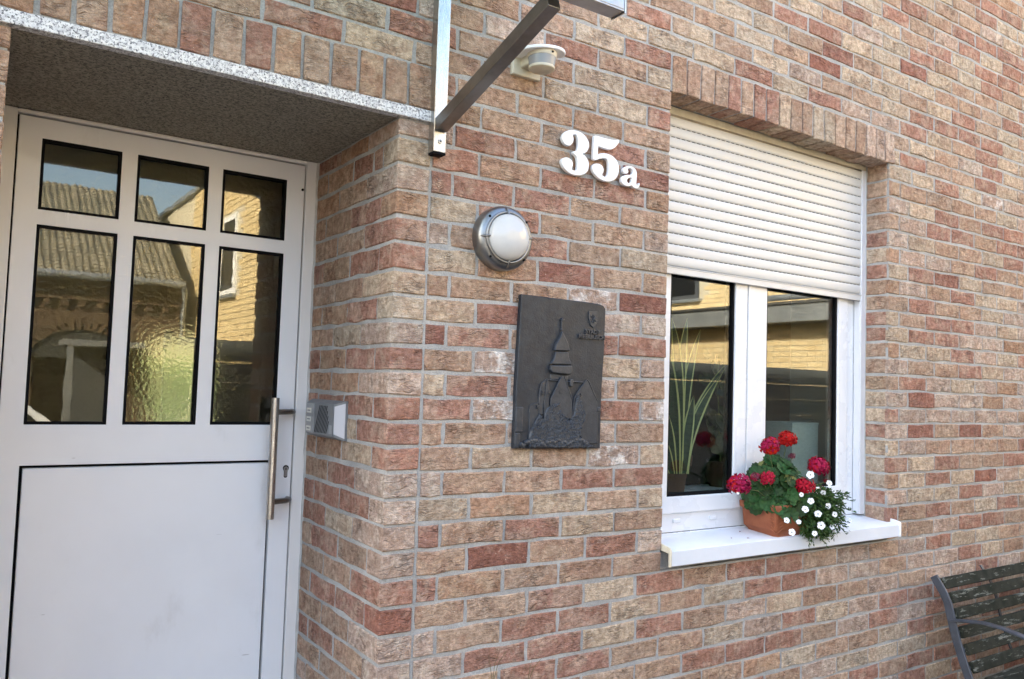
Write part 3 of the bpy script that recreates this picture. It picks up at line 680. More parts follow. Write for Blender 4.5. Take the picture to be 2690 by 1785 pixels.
PL = {
'outline': [(0.4841, 0.5326), (0.6353, 0.5312), (0.7906, 0.5292), (0.8411, 0.5268), (0.8592, 0.5224), (0.8698, 0.5115), (0.8675, 0.3501), (0.86, 0.1936), (0.8593, -0.0099), (0.655, -0.0087), (0.4719, -0.0059), (0.474, 0.2212)] ,
'cross': [(0.6581, 0.4623), (0.6614, 0.4625), (0.6619, 0.4228), (0.6572, 0.4224)] ,
'bar': [(0.6512, 0.4576), (0.6711, 0.4575), (0.6713, 0.4541), (0.6513, 0.4542)] ,
'knob': [(0.6539, 0.4222), (0.6643, 0.4229), (0.6655, 0.4169), (0.6541, 0.4162)] ,
'spire': [(0.6584, 0.415), (0.671, 0.3949), (0.6861, 0.3731), (0.6953, 0.3444), (0.6258, 0.3423), (0.6342, 0.3683), (0.6498, 0.3918)] ,
'skirt': [(0.6329, 0.3382), (0.6897, 0.3391), (0.6953, 0.3186), (0.7067, 0.2944), (0.6113, 0.293), (0.6269, 0.3116)] ,
'drum': [(0.6114, 0.2885), (0.7068, 0.2906), (0.709, 0.2698), (0.6974, 0.2588), (0.6194, 0.2627), (0.6097, 0.2717)] ,
'neck': [(0.6172, 0.2571), (0.6976, 0.2542), (0.6981, 0.2391), (0.618, 0.2366)] ,
'gable': [(0.6644, 0.2512), (0.6763, 0.2497), (0.6839, 0.2349), (0.6944, 0.2088), (0.7047, 0.1901), (0.7151, 0.1676), (0.7176, 0.0958), (0.6179, 0.1139), (0.6181, 0.1696), (0.6379, 0.2036), (0.651, 0.2301)] ,
'left': [(0.6017, 0.2379), (0.6087, 0.2363), (0.6151, 0.1881), (0.6133, 0.1139), (0.5925, 0.1137), (0.5925, 0.1765)] ,
'left2': [(0.577, 0.2224), (0.5994, 0.2379), (0.5947, 0.1803), (0.588, 0.1137), (0.5674, 0.1135), (0.5695, 0.1797)] ,
'low': [(0.5324, 0.1461), (0.5659, 0.1539), (0.5681, 0.0952), (0.5319, 0.0404), (0.5289, 0.1205)] ,
'ridge': [(0.6087, 0.2378), (0.6531, 0.2369), (0.6532, 0.2332), (0.6088, 0.2341)] ,
'ridge2': [(0.6863, 0.235), (0.7687, 0.2344), (0.7688, 0.2302), (0.6865, 0.2312)] ,
'chimney': [(0.7028, 0.2423), (0.7173, 0.2416), (0.7172, 0.215), (0.7028, 0.2165)] ,
'rgable': [(0.7831, 0.2437), (0.7934, 0.2344), (0.8118, 0.2041), (0.8357, 0.1659), (0.8395, 0.1273), (0.8436, 0.0076), (0.779, 0.0084), (0.7176, 0.0958), (0.7246, 0.1716), (0.7524, 0.2103)] ,
'bush': [(0.6395, 0.1588), (0.6538, 0.1516), (0.669, 0.1218), (0.6887, 0.1032), (0.7082, 0.092), (0.7266, 0.1148), (0.7322, 0.1603), (0.7434, 0.1872), (0.756, 0.176), (0.7649, 0.1304), (0.785, 0.1191), (0.781, 0.0923), (0.7623, 0.0656), (0.7538, 0.0314), (0.7884, 0.0197), (0.819, -0.0055), (0.5313, -0.0014), (0.5297, 0.0404), (0.542, 0.0695), (0.5719, 0.1154), (0.5909, 0.0953), (0.5987, 0.1322)] ,
'col': [(0.4728, 0.138), (0.5037, 0.1384), (0.5026, 0.0514), (0.474, 0.0515)] ,
'col2': [(0.4741, 0.0487), (0.4939, 0.0486), (0.4914, -0.0026), (0.4739, -0.0024)] ,
'bit': [(0.8365, 0.1427), (0.8516, 0.1429), (0.8522, 0.1267), (0.837, 0.1265)] ,
'shield': [(0.7843, 0.4961), (0.8244, 0.498), (0.828, 0.4651), (0.8186, 0.4468), (0.8064, 0.4363), (0.7935, 0.447), (0.7854, 0.4659)] ,
't1': [(0.7698, 0.4126), (0.8399, 0.4143), (0.7743, 0.4272)] ,
't2': [(0.7386, 0.3933), (0.866, 0.3939), (0.7405, 0.408)] ,
'3': [(0.6386, 1.1204), (0.643, 1.1332), (0.6536, 1.1453), (0.6682, 1.1536), (0.6879, 1.1587), (0.7105, 1.1599), (0.7309, 1.156), (0.749, 1.1466), (0.7623, 1.133), (0.7666, 1.1197), (0.7646, 1.1051), (0.7573, 1.0916), (0.7462, 1.0824), (0.7349, 1.0783), (0.7464, 1.0754), (0.7582, 1.0655), (0.7664, 1.0529), (0.7677, 1.0369), (0.7649, 1.0223), (0.7551, 1.0095), (0.7389, 0.9996), (0.7188, 0.9941), (0.6988, 0.9927), (0.6788, 0.9961), (0.6612, 1.0039), (0.6473, 1.0143), (0.6402, 1.0268), (0.6398, 1.0376), (0.6462, 1.0457), (0.6595, 1.0515), (0.6718, 1.0519), (0.6832, 1.0476), (0.6909, 1.0391), (0.6926, 1.0284), (0.6892, 1.0188), (0.6876, 1.0126), (0.6945, 1.0094), (0.7032, 1.0098), (0.7106, 1.0137), (0.7133, 1.0232), (0.7143, 1.0373), (0.7131, 1.0511), (0.7089, 1.0624), (0.7012, 1.0679), (0.6936, 1.0705), (0.6909, 1.075), (0.6945, 1.0806), (0.7031, 1.0833), (0.7105, 1.0887), (0.7131, 1.0992), (0.7133, 1.1153), (0.7115, 1.131), (0.7061, 1.1409), (0.6985, 1.1438), (0.6898, 1.1407), (0.6887, 1.1374), (0.6927, 1.1302), (0.6923, 1.1192), (0.6872, 1.1082), (0.6776, 1.0983), (0.669, 1.0961), (0.6553, 1.098), (0.6452, 1.1059)] ,
'5': [(0.7924, 1.1583), (0.8002, 1.1603), (0.8237, 1.1595), (0.8502, 1.1591), (0.8768, 1.1602), (0.8928, 1.1624), (0.9062, 1.1661), (0.9138, 1.1651), (0.914, 1.1589), (0.9068, 1.1471), (0.8938, 1.1331), (0.878, 1.1228), (0.8648, 1.1193), (0.8462, 1.1192), (0.8251, 1.1204), (0.8132, 1.1216), (0.8108, 1.1171), (0.8104, 1.0894), (0.8206, 1.0959), (0.8389, 1.1005), (0.86, 1.1019), (0.8815, 1.0977), (0.9007, 1.0878), (0.9119, 1.0732), (0.9166, 1.0554), (0.9145, 1.0364), (0.9056, 1.0183), (0.8899, 1.0052), (0.8689, 0.9965), (0.8477, 0.9944), (0.824, 0.9981), (0.8027, 1.0087), (0.7894, 1.0206), (0.785, 1.034), (0.7873, 1.0445), (0.7961, 1.0522), (0.8089, 1.0555), (0.8233, 1.0551), (0.8354, 1.0481), (0.8402, 1.0377), (0.8387, 1.0272), (0.8337, 1.0192), (0.8366, 1.0135), (0.8471, 1.0119), (0.8563, 1.0149), (0.8613, 1.023), (0.8642, 1.0399), (0.8641, 1.0584), (0.861, 1.0722), (0.8541, 1.0802), (0.8422, 1.0815), (0.8291, 1.079), (0.8161, 1.0742), (0.8059, 1.0682), (0.7956, 1.0659), (0.7877, 1.0699), (0.7869, 1.0789), (0.7881, 1.1178), (0.7895, 1.1527)] ,
'a': [(0.9365, 1.0537), (0.9408, 1.0628), (0.9529, 1.0702), (0.9693, 1.0746), (0.9859, 1.0741), (1.0001, 1.0682), (1.0074, 1.0579), (1.0087, 1.0423), (1.0071, 1.021), (1.007, 1.0083), (1.0099, 1.0041), (1.0154, 1.0055), (1.018, 1.0122), (1.0218, 1.0171), (1.0247, 1.0134), (1.0231, 1.0036), (1.0163, 0.9951), (1.0024, 0.9922), (0.9912, 0.9952), (0.9827, 1.0011), (0.9746, 0.9966), (0.9581, 0.9939), (0.9416, 0.9963), (0.9318, 1.0041), (0.9288, 1.015), (0.9325, 1.0249), (0.9432, 1.033), (0.9622, 1.0388), (0.9814, 1.0428), (0.9854, 1.0487), (0.9864, 1.0594), (0.9807, 1.0647), (0.971, 1.0661), (0.9628, 1.0626), (0.9616, 1.0582), (0.965, 1.0525), (0.962, 1.0457), (0.9525, 1.0413), (0.9429, 1.0424), (0.9373, 1.0466)] ,
'ahole': [(0.9817, 1.0313), (0.9681, 1.0273), (0.96, 1.0203), (0.9589, 1.0128), (0.9646, 1.0075), (0.9728, 1.0078), (0.9796, 1.0131), (0.9826, 1.0231)] ,
}
for k, lab in (('3', 'white house number figure 3 at the left end of the number'), ('5', 'white house number figure 5 in the middle of the number'), ('a', 'small white lower-case letter a ending the house number')):
    lp = [PL[k]]+([PL['ahole']] if k == 'a' else [])
    o = outline_mesh('house_number', lp, -.009, -.024, 'white', None, .0025); tag(o, lab, 'number', 'house number figures')
# ---- cast plaque
pq = thing('wall_plaque', (.667, 0, -.008), 'dark cast metal plaque with a raised church tower and town crest', 'plaque')
MB().prism(PL['outline'], -.002, -.022, .003).build('plate', 'bronze', pq)
for nm, y in (('neck', -0.0249), ('left2', -0.0268), ('left', -0.0286), ('low', -0.0258), ('rgable', -0.0277), ('gable', -0.0324), ('drum', -0.0391), ('skirt', -0.0344), ('spire', -0.0382), ('knob', -0.0334), ('cross', -0.0306), ('bar', -0.0315), ('ridge', -0.0306), ('ridge2', -0.0306), ('chimney', -0.0344), ('col', -0.0268), ('col2', -0.0286), ('bit', -0.0296)):
    part = {'neck': 'tower_neck', 'left2': 'side_gable', 'left': 'side_gable', 'low': 'low_house', 'rgable': 'church_gable', 'gable': 'church_gable', 'drum': 'tower_drum', 'skirt': 'tower_roof', 'spire': 'spire', 'knob': 'spire_knob', 'cross': 'cross', 'bar': 'cross_bar', 'ridge': 'roof_ridge', 'ridge2': 'roof_ridge', 'chimney': 'chimney', 'col': 'gate_post', 'col2': 'gate_post', 'bit': 'eave'}[nm]
    MB().prism(PL[nm], -.020, -.022+(y+.022)*.75).build(part, 'worn', pq, bevel=.0028, seg=3)
def rim(a, b, y, r=.0013): return MB().tube([(a[0], y, a[1]), (b[0], y, b[1])], r, 6)
m = MB()
for nm, idx, y in (('gable', [(7,8),(8,9),(9,10),(10,0),(1,2),(2,3),(3,4),(4,5)], -.0297), ('rgable', [(0,1),(1,2),(2,3),(7,8),(8,9),(9,0)], -.0262), ('left', [(0,1),(4,5),(5,0)], -.0270), ('left2', [(0,1),(5,0)], -.0256), ('low', [(0,1),(4,0)], -.0248)):
    for i, j in idx: a, b = PL[nm][i], PL[nm][j]; m.tube([(a[0], y, a[1]), (b[0], y, b[1])], .0021, 8)
m.build('gable_edges', 'worn', pq, smooth=True)
bz = MB(); bp = PL['bush']
bz.prism(bp, -.020, -.0310, .004)
xs_ = [p[0] for p in bp]; zs_ = [p[1] for p in bp]
def inpoly(x, z, poly):
    c = False; n = len(poly)
    for i in range(n):
        a, b = poly[i], poly[i-1]
        if (a[1] > z) != (b[1] > z) and x < (b[0]-a[0])*(z-a[1])/(b[1]-a[1])+a[0]: c = not c
    return c
k = 0
while k < 520:
    x, z = random.uniform(min(xs_), max(xs_)), random.uniform(min(zs_), max(zs_))
    if not inpoly(x, z, bp): continue
    k += 1; a = random.uniform(.3, 1.2); l = random.uniform(.004, .008); dx, dz = l*math.cos(a), l*math.sin(a)
    bz.add([(x-dx, -.0308, z-dz), (x+dx, -.0308, z+dz), (x-.3*dz, -.0338, z+.3*dx), (x+.35*dz, -.0308, z-.35*dx), (x-.9*dz, -.0308, z+.9*dx)], [(0,3,2),(3,1,2),(1,4,2),(4,0,2)])
for i in range(46):
    t = i/45; x = .497+t*.29; z = .002+.012*abs(math.sin(t*9))+random.uniform(0, .010); r = random.uniform(.006, .011)
    bz.lathe([(r, -.004), (r*.8, .3*r), (r*.35, .55*r)], (x, -.029, z), 'Y', 7)
bz.build('bushes', 'worn', pq, smooth=True)
for (cx_, cz_) in ((.661, .196), (.661, .150), (.757, .186), (.757, .140), (.612, .193), (.562, .14), (.585, .19)):
    m = MB(); m.box(cx_-.006, cx_+.006, -.0315, -.026, cz_-.006, cz_-.0035); m.box(cx_-.004, cx_+.004, -.0308, -.026, cz_-.001, cz_+.006); m.build('small_window', 'worn', pq)
MB().prism(PL['shield'], -.020, -.0270, .001).build('shield', 'worn', pq)
sx = sum(p[0] for p in PL['shield'])/7; sz = sum(p[1] for p in PL['shield'])/7+.004; m = MB()
for i in range(8):
    a = i*math.pi/4+.2; m.tube([(sx, -.0290, sz), (sx+.014*math.cos(a), -.0285, sz+.016*math.sin(a))], [.0010, .0022], 6)
m.build('crest_emblem', 'worn', pq, smooth=True)
t1, t2 = PL['t1'], PL['t2']
text_mesh('lettering', 'STADT', t1[0][0], t1[0][1], .0215, -.020, -.0285, 'worn', pq, t1[1][0]-t1[0][0])
text_mesh('lettering', 'MEERBUSCH', t2[0][0], t2[0][1]+.001, .0215, -.020, -.0285, 'worn', pq, t2[1][0]-t2[0][0]-.004)
# ---- round bulkhead lamp
lc = (.395, 0, .716)
lm = thing('wall_lamp', lc, 'round satin metal bulkhead lamp with milky glass dome', 'lamp')
MB().lathe([(.108, -.004), (.111, .004), (.112, .030), (.110, .040), (.104, .050), (.095, .056), (.086, .058)], lc, 'Y', 56).build('housing', 'lampmetal', lm, smooth=True)
m = MB(); m.tube([(lc[0]+.0865*math.cos(t), -.060, lc[2]+.0865*math.sin(t)) for t in [2*math.pi*i/48 for i in range(49)]], .0050, 10, False); m.build('glass_ring', 'lampmetal', lm, smooth=True)
MB().lathe([(.0862, .0575), (.0862, .0592)], lc, 'Y', 56).build('seal', 'black', lm)
MB().lathe([(.0805, .054)]+[(.0800*math.cos(t), .062+.044*math.sin(t)) for t in [math.radians(9*i) for i in range(10)]], lc, 'Y', 56).build('dome', 'opal', lm, smooth=True)
for ang in (95, 183, 272, 5):
    a = math.radians(ang); c, s = math.cos(a), math.sin(a)
    MB().tube([(lc[0]+r*c, -d, lc[2]+r*s) for r, d in ((.106, .050), (.097, .059), (.086, .066), (.078, .069))], [.002, .0045, .0045, .003], 8).build('clip', 'lampmetal', lm, smooth=True)
for ang in (139, 227, 315, 40):
    a = math.radians(ang); MB().lathe([(.0045, 0), (.0045, .003)], (lc[0]+.0985*math.cos(a), -.0535, lc[2]+.0985*math.sin(a)), 'Y', 12).build('screw', 'black', lm)
# ---- motion detector
ms = thing('motion_detector', (.478, 0, 1.31), 'off-white motion detector with grey curved lens under a small hood', 'motion detector')
MB().prism([(.418, 1.308), (.538, 1.308), (.538, 1.40), (.52, 1.425), (.436, 1.425), (.418, 1.40)], 0, -.018, .003).build('back_plate', 'cream', ms)
m = MB(); hp = [(.424, -.012), (.532, -.012)]+[(.498+.088*math.cos(t), -.080-.070*math.sin(t)) for t in [math.radians(4+i*172/12) for i in range(13)]]
n = len(hp); m.add([(x, y, 1.374+(x-.49)*.10) for x, y in hp]+[(x, y, 1.386+(x-.49)*.10) for x, y in hp], [tuple(range(n))[::-1], tuple(range(n, 2*n))]+[(k, (k+1) % n, n+(k+1) % n, n+k) for k in range(n)])
m.build('hood', 'white', ms, bevel=.003)
MB().add([(.430, -.012, 1.375), (.526, -.012, 1.375), (.526, -.012, 1.422), (.430, -.012, 1.422), (.445, -.09, 1.375), (.53, -.09, 1.375)], [(0,1,2,3),(3,2,5,4),(0,3,4),(1,5,2),(0,4,5,1)]).build('hood_back', 'white', ms, bevel=.003)
MB().box(.450, .512, -.07, -.012, 1.335, 1.372).build('arm', 'cream', ms, bevel=.006)
c = (.492, -.088, 1.314)
MB().lathe([(.050, .044), (.053, .062)], c, 'Z', 32).build('collar', 'cream', ms, smooth=True)
MB().lathe([(.044, .011), (.0495, .043)], c, 'Z', 32).build('lens', 'greylens', ms, smooth=True)
MB().lathe([(.040, .0), (.0455, .004), (.0455, .012)], c, 'Z', 32).build('base_ring', 'cream', ms, smooth=True)
MB().lathe([(.004, 0), (.004, .002)], (.500, -.1395, 1.367), 'Y', 10).build('sensor_dot', 'black', ms)
# ---- glass canopy on steel brackets over the door
cp = thing('door_canopy', (-.5, 0, .965), 'brushed steel bracket canopy with slanting strut above the door', 'canopy')
def bracket(x0):
    x1 = x0+.046
    B(x0, x1, -.041, -.001, .9655, 2.05).build('post', 'steel', cp, bevel=.002)
    B(x0+.001, x1-.001, -.0415, -.0008, .9585, .9650).build('post_cap', 'black', cp)
    MB().bar([(x0+.023, -.040, 1.052), (x0+.023, -.647, 1.2410)], .042, .042, (1, 0, 0)).build('strut', 'darksteel', cp, bevel=.002)
    MB().lathe([(.0075, 0), (.0075, .003), (.004, .0035)], (x0+.024, -.041, 1.001), 'Y', 14).build('bolt', 'alu', cp, smooth=True)
    MB().lathe([(.0032, 0), (.0032, .0006)], (x0+.024, -.0445, 1.001), 'Y', 6).build('bolt_socket', 'black', cp)
bracket(.1035); bracket(-1.27)
m = MB(); m.box(-1.5, .328, -.703, -.648, 1.249, 1.255); m.box(-1.5, .328, -.703, -.698, 1.255, 1.312); m.box(-1.5, .328, -.653, -.648, 1.255, 1.312); m.build('front_rail', 'alu', cp, bevel=.0015)
B(.3285, .3315, -.7045, -.6465, 1.245, 1.315).build('rail_end', 'steel', cp)
for x0 in (.1055, -1.268): MB().bar([(x0+.021, -.04, 1.60), (x0+.021, -.675, 1.328)], .040, .03, (1, 0, 0)).build('top_arm', 'steel', cp, bevel=.002)
m = MB(); m.add([(-1.5, -.725, 1.333), (.328, -.725, 1.333), (.328, -.005, 1.641), (-1.5, -.005, 1.641)]+[(-1.5, -.725, 1.341), (.328, -.725, 1.341), (.328, -.005, 1.649), (-1.5, -.005, 1.649)], [(3,2,1,0),(4,5,6,7),(0,1,5,4),(1,2,6,5),(2,3,7,6),(3,0,4,7)])
m.build('glass_roof', 'canopyglass', cp)
# ---- door intercom on the side of the recess (faces -X)
ic = thing('door_intercom', (0, .48, .07), 'grey door intercom with three name labels and slanted speaker slots', 'intercom')
def yz(y0, y1, z0, z1, x0, x1): return B(x0, x1, y0, y1, z0, z1)
m = MB(); a = [(.320, .0), (.642, .0), (.642, .138), (.320, .138)]; b_ = [(.352, .012), (.630, .012), (.630, .126), (.352, .126)]
m.add([(-.004, y, z) for y, z in a]+[(-.010, y, z) for y, z in a]+[(-.036, y, z) for y, z in b_]+[(.004, y, z) for y, z in a], [(0,1,5,4),(1,2,6,5),(2,3,7,6),(3,0,4,7),(4,5,9,8),(5,6,10,9),(6,7,11,10),(7,4,8,11),(8,9,10,11),(12,13,1,0),(13,14,2,1),(14,15,3,2),(15,12,0,3)])
m.build('housing', 'grey', ic)
m = MB(); m.add([(-.0375, .353, .022), (-.0375, .353, .118), (-.0115, .319, .130), (-.0115, .319, .008)], [(0,1,2,3)]); m.add([(-.0355, .353, .022), (-.0355, .353, .118), (-.0095, .319, .130), (-.0095, .319, .008)], [(3,2,1,0)]); m.build('side_plate', 'sideplate', ic)
yz(.548, .628, .015, .123, -.0390, -.036).build('name_panel', 'greylight', ic, bevel=.001)
yz(.360, .540, .015, .123, -.0390, -.036).build('speaker_panel', 'grey', ic, bevel=.001)
for z in (.030, .064, .096):
    yz(.575, .618, z-.009, z+.009, -.0402, -.0390).build('name_label', 'paper', ic)
    yz(.582, .611, z-.0022, z+.0022, -.0406, -.0402).build('label_print', 'grey', ic)
    yz(.549, .566, z-.013, z+.013, -.0410, -.0390).build('bell_button', 'greylight', ic, bevel=.001)
for i in range(9):
    y0 = .532-i*.014; 
    m = MB(); yb = [(max(y0-.0, .37), .020+max(0, i-5)*.012)]
    m.bar([(-.0392, y0, .020), (-.0392, y0-.045, .118)] if i < 6 else [(-.0392, y0, .020+.0*(i-5)), (-.0392, y0-.045*(1-(i-5)*.18), .118-(i-5)*.018)], .0012, .0045, (1, 0, 0)); m.build('speaker_slot', 'black', ic)
yz(.366, .392, .022, .052, -.0405, -.0390).build('light_button', 'greylight', ic, bevel=.001)
# ================================================================== FLOWER POT ON THE SILL
fp = thing('flower_pot', (1.945, .045, -.417), 'square terracotta pot of red geraniums and trailing white flowers on window sill', 'flower pot')
m = MB()
def ring(x0, x1, y0, y1, z, ch):
    return [(x0+ch, y0, z), (x1-ch, y0, z), (x1, y0+ch, z), (x1, y1-ch, z), (x1-ch, y1, z), (x0+ch, y1, z), (x0, y1-ch, z), (x0, y0+ch, z)]
R_ = [ring(1.868, 2.036, -.028, .112, -.4165, .012), ring(1.866, 2.038, -.030, .114, -.412, .014), ring(1.842, 2.062, -.052, .138, -.375, .010), ring(1.838, 2.066, -.056, .142, -.300, .008), ring(1.830, 2.074, -.064, .150, -.298, .008), ring(1.828, 2.076, -.066, .152, -.270, .008), ring(1.836, 2.068, -.058, .144, -.269, .006), ring(1.842, 2.062, -.052, .138, -.300, .006)]
vs = [p for r in R_ for p in r]; fs = [tuple(range(8))[::-1]]
for i in range(len(R_)-1): fs += [(i*8+k, i*8+(k+1) % 8, i*8+8+(k+1) % 8, i*8+8+k) for k in range(8)]
m.add(vs, fs)
pot = m.build('pot', 'terra', fp, bevel=.004)
m = MB()      # raised leaf ornament on the two visible corners and faces
for cx, cy, nx, ny in ((1.858, -.036, -.7, -.7), (2.046, -.036, .7, -.7)):
    for i in range(7):
        z = -.395+i*.014; k = 1+.10*(i/6)
        for sgn in (-1, 1):
            m.tube([(cx+nx*.006, cy+ny*.006, z), (cx+nx*.010*k+(-ny)*sgn*.014, cy+ny*.010*k+nx*sgn*.014, z+.014), (cx+nx*.004+(-ny)*sgn*.028, cy+ny*.004+nx*sgn*.028, z+.024)], [.002, .0035, .0012], 6)
m.build('leaf_ornament', 'terra', pot, smooth=True)
B(1.845, 2.06, -.050, .136, -.305, -.285).build('soil', 'soil', fp)
def leaf_mesh(name, R, mat, nl=9):
    """round scalloped geranium leaf, folded towards a notch at the stalk, with radiating folds"""
    vs = [(0, 0, 0)]; fs = []; n = nl*4
    for ringi, rr in enumerate((.45, .8, 1.0)):
        for k in range(n+1):
            a = math.radians(-165+330*k/n); sc = 1+(.07*math.cos(k*2*math.pi/4) if rr == 1 else 0)
            r = R*rr*sc*(.93+.07*math.cos(a)); z = R*(.20*rr*rr+.05*math.cos(k*math.pi/2)*rr)
            vs.append((r*math.cos(a), r*math.sin(a), z))
    w = n+1
    for k in range(n): fs.append((0, 1+k, 2+k))
    for i in range(2):
        for k in range(n): fs.append((1+i*w+k, 1+(i+1)*w+k, 2+(i+1)*w+k, 2+i*w+k))
    me = bpy.data.meshes.new(name); me.from_pydata(vs, [], fs); me.materials.append(MT[mat])
    for p in me.polygons: p.use_smooth = True
    return me
LM = [leaf_mesh('leaf', .026, 'leaf'), leaf_mesh('leaf', .034, 'leaf', 8), leaf_mesh('leaf', .021, 'leafy')]
def place(me, name, parent, loc, nrm, spin, sc=1.0):
    o = bpy.data.objects.new(name, me); COL.objects.link(o); o.parent = parent
    q = Vector(nrm).to_track_quat('Z', 'Y') @ Matrix.Rotation(spin, 4, 'Z').to_quaternion()
    o.rotation_mode = 'QUATERNION'; o.rotation_quaternion = q; o.scale = (sc, sc, sc); o.location = Vector(loc)-parent.location
    return o
rnd = random.Random(11)
st = MB(); C0 = Vector((1.945, .035, -.285))
for i in range(340):
    a = rnd.uniform(0, 2*math.pi); el = rnd.uniform(-.25, 1.45); rr = rnd.uniform(.72, 1.0)
    d = Vector((math.cos(a)*math.cos(el), math.sin(a)*math.cos(el), math.sin(el)))
    p = C0+Vector((d.x*.150*rr, d.y*.110*rr, .015+d.z*(.195 if d.z > 0 else .09)*rr))
    p.x -= .018*(p.z+.2)*5*.3
    if p.x > 2.06 and p.z < -.2: continue
    nm = (d+Vector((-.25, -.55, .35))+Vector((rnd.uniform(-.4, .4), rnd.uniform(-.4, .4), rnd.uniform(-.3, .3)))).normalized()
    place(LM[2] if i % 17 == 5 else LM[i % 2], 'leaf', fp, p, nm, rnd.uniform(0, 6.28), rnd.uniform(.8, 1.3))
    if i % 3 == 0: st.tube([C0, (C0+p)/2+Vector((0, 0, .02)), p], [.003, .0024, .0016], 5)
for x, y, z, s_ in ((1.905, -.075, -.315, 1.1), (1.868, -.070, -.300, .85), (1.955, -.080, -.29, 1.0), (1.845, -.06, -.285, .8), (1.99, -.078, -.272, .95), (2.02, -.075, -.255, .9)):
    place(LM[1], 'leaf', fp, (x, y, z), (-.45, -.85, .25), rnd.uniform(0, 6.28), s_)
# flower heads: balls of five-petalled florets
def head(loc, R, mats, nfl, sq=1.0):
    m = {k: MB() for k in mats}
    for i in range(nfl):
        t = (i+.5)/nfl; ph = math.acos(1-1.75*t); th = i*2.39996
        d = Vector((math.sin(ph)*math.cos(th), math.sin(ph)*math.sin(th), math.cos(ph)))
        d = (d+Vector((rnd.uniform(-.15, .15), rnd.uniform(-.15, .15), rnd.uniform(-.15, .15)))).normalized()
        jr = rnd.uniform(.72, 1.22); c = Vector(loc)+Vector((d.x*R*jr, d.y*R*jr, d.z*R*sq*jr)); q = d.to_track_quat('Z', 'Y'); mm = m[mats[0] if rnd.random() < .62 else mats[-1]]; fr = R*rnd.uniform(.50, .68); s0 = rnd.uniform(0, 6.28)
        for k in range(5):
            a = s0+k*2*math.pi/5; w = .62
            pts = [(0, 0, 0), (fr*.55*math.cos(a-w*.7), fr*.55*math.sin(a-w*.7), fr*.10), (fr*.95*math.cos(a-w*.55), fr*.95*math.sin(a-w*.55), fr*.16), (fr*1.1*math.cos(a), fr*1.1*math.sin(a), fr*.04), (fr*.95*math.cos(a+w*.55), fr*.95*math.sin(a+w*.55), fr*.16), (fr*.55*math.cos(a+w*.7), fr*.55*math.sin(a+w*.7), fr*.10), (fr*.6*math.cos(a), fr*.6*math.sin(a), fr*.22)]
            mm.add([c+q @ Vector(p) for p in pts], [(0,1,6),(1,2,6),(2,3,6),(3,4,6),(4,5,6),(5,0,6)])
    o = None
    for k in mats:
        if m[k].v:
            ob = m[k].build('flower_head' if o is None else 'petals', k, fp if o is None else o, smooth=True)
            if o is None: o = ob
    return o
def at(x, z, y): return (x+(y+.03)*1.27, y, z+(y+.03)*-.08)   # slide a sighted point along its line of sight
HD = [((1.815, -.013), -.015, .043, ('pink', 'red'), 26), ((1.934, .014), .02, .040, ('red',), 26), ((1.622, -.168), -.075, .046, ('pink', 'red'), 30), ((1.802, -.150), -.085, .032, ('red',), 20), ((2.055, -.192), -.085, .040, ('red',), 26), ((2.160, -.112), -.015, .046, ('pink', 'red'), 30), ((1.726, -.142), -.045, .022, ('wilt', 'pink'), 14), ((1.972, -.062), .03, .018, ('wilt',), 10), ((2.19, -.215), .0, .013, ('red',), 7), ((2.225, -.185), .02, .012, ('red',), 7)]
for (x, z), y, R, mats, nf in HD:
    p = at(x, z, y); head(p, R*.85, mats, nf, .85)
    st.tube([(C0.x+(p[0]-C0.x)*.25, C0.y+(p[1]-C0.y)*.3, -.25), ((C0.x+p[0])/2, (C0.y+p[1])/2, (p[2]-.25)/2-.0), (p[0], p[1], p[2]-R*.3)], [.0028, .0022, .0018], 6)
st.build('stalks', 'stem', fp, smooth=True)
# trailing small-leaved plant with white flowers
fo = MB(); K = Vector((2.125, -.050, -.325))
for i in range(760):
    a = rnd.uniform(0, 2*math.pi); u = rnd.random()**.5; e = rnd.uniform(-1, 1)
    tip = K+Vector((math.cos(a)*.150*u, math.sin(a)*.080*u, e*.118*math.sqrt(max(0, 1-u*u*.8))))
    tip.x += (tip.z+.325)*.25+.02; base = Vector((2.045, .0, -.27))+Vector((rnd.uniform(-.02, .03), rnd.uniform(-.03, .03), 0))
    if tip.z < -.415 and tip.y > -.06: tip.y = -.065
    if i % 6 == 0: tip = K+(tip-K)*rnd.uniform(1.05, 1.32)+Vector((0, -.01, -.008))
    if tip.z < -.40: tip.y = min(tip.y, -.062)
    mid = (base+tip)/2+Vector((0, 0, .03))
    dirn = (tip-mid).normalized()
    for k in range(11):
        t = 1-k*.045; c = mid.lerp(tip, t) if t > 0 else mid
        l = rnd.uniform(.012, .020); w = l*.20; n1 = (dirn+Vector((rnd.uniform(-1, 1), rnd.uniform(-1, 1), rnd.uniform(-.6, 1)))).normalized(); sd = n1.cross(Vector((rnd.uniform(-1, 1), rnd.uniform(-1, 1), rnd.uniform(-1, 1)))).normalized()
        fo.add([c, c+n1*l*.5+sd*w, c+n1*l, c+n1*l*.5-sd*w], [(0, 1, 2, 3)])
    if i % 4 == 0: fo.tube([base, mid, tip], .0009, 3, False)
fob = fo.build('trailing_foliage', 'fine', fp); fob['kind'] = 'stuff'
wf = bpy.data.meshes.new('white_flower'); vs = [(0, 0, -.004)]; fs = []
for k in range(20):
    a = 2*math.pi*k/20; r = .0175*(1+.10*math.cos(a*5)); vs.append((r*.45*math.cos(a), r*.45*math.sin(a), .002))
for k in range(20):
    a = 2*math.pi*k/20; r = .0170*(1+.09*math.cos(a*5)-.05*math.cos(a*10)); vs.append((r*math.cos(a), r*math.sin(a), .0035-.002*math.cos(a*5)))
for k in range(20): fs += [(0, 1+k, 1+(k+1) % 20), (1+k, 21+k, 21+(k+1) % 20, 1+(k+1) % 20)]
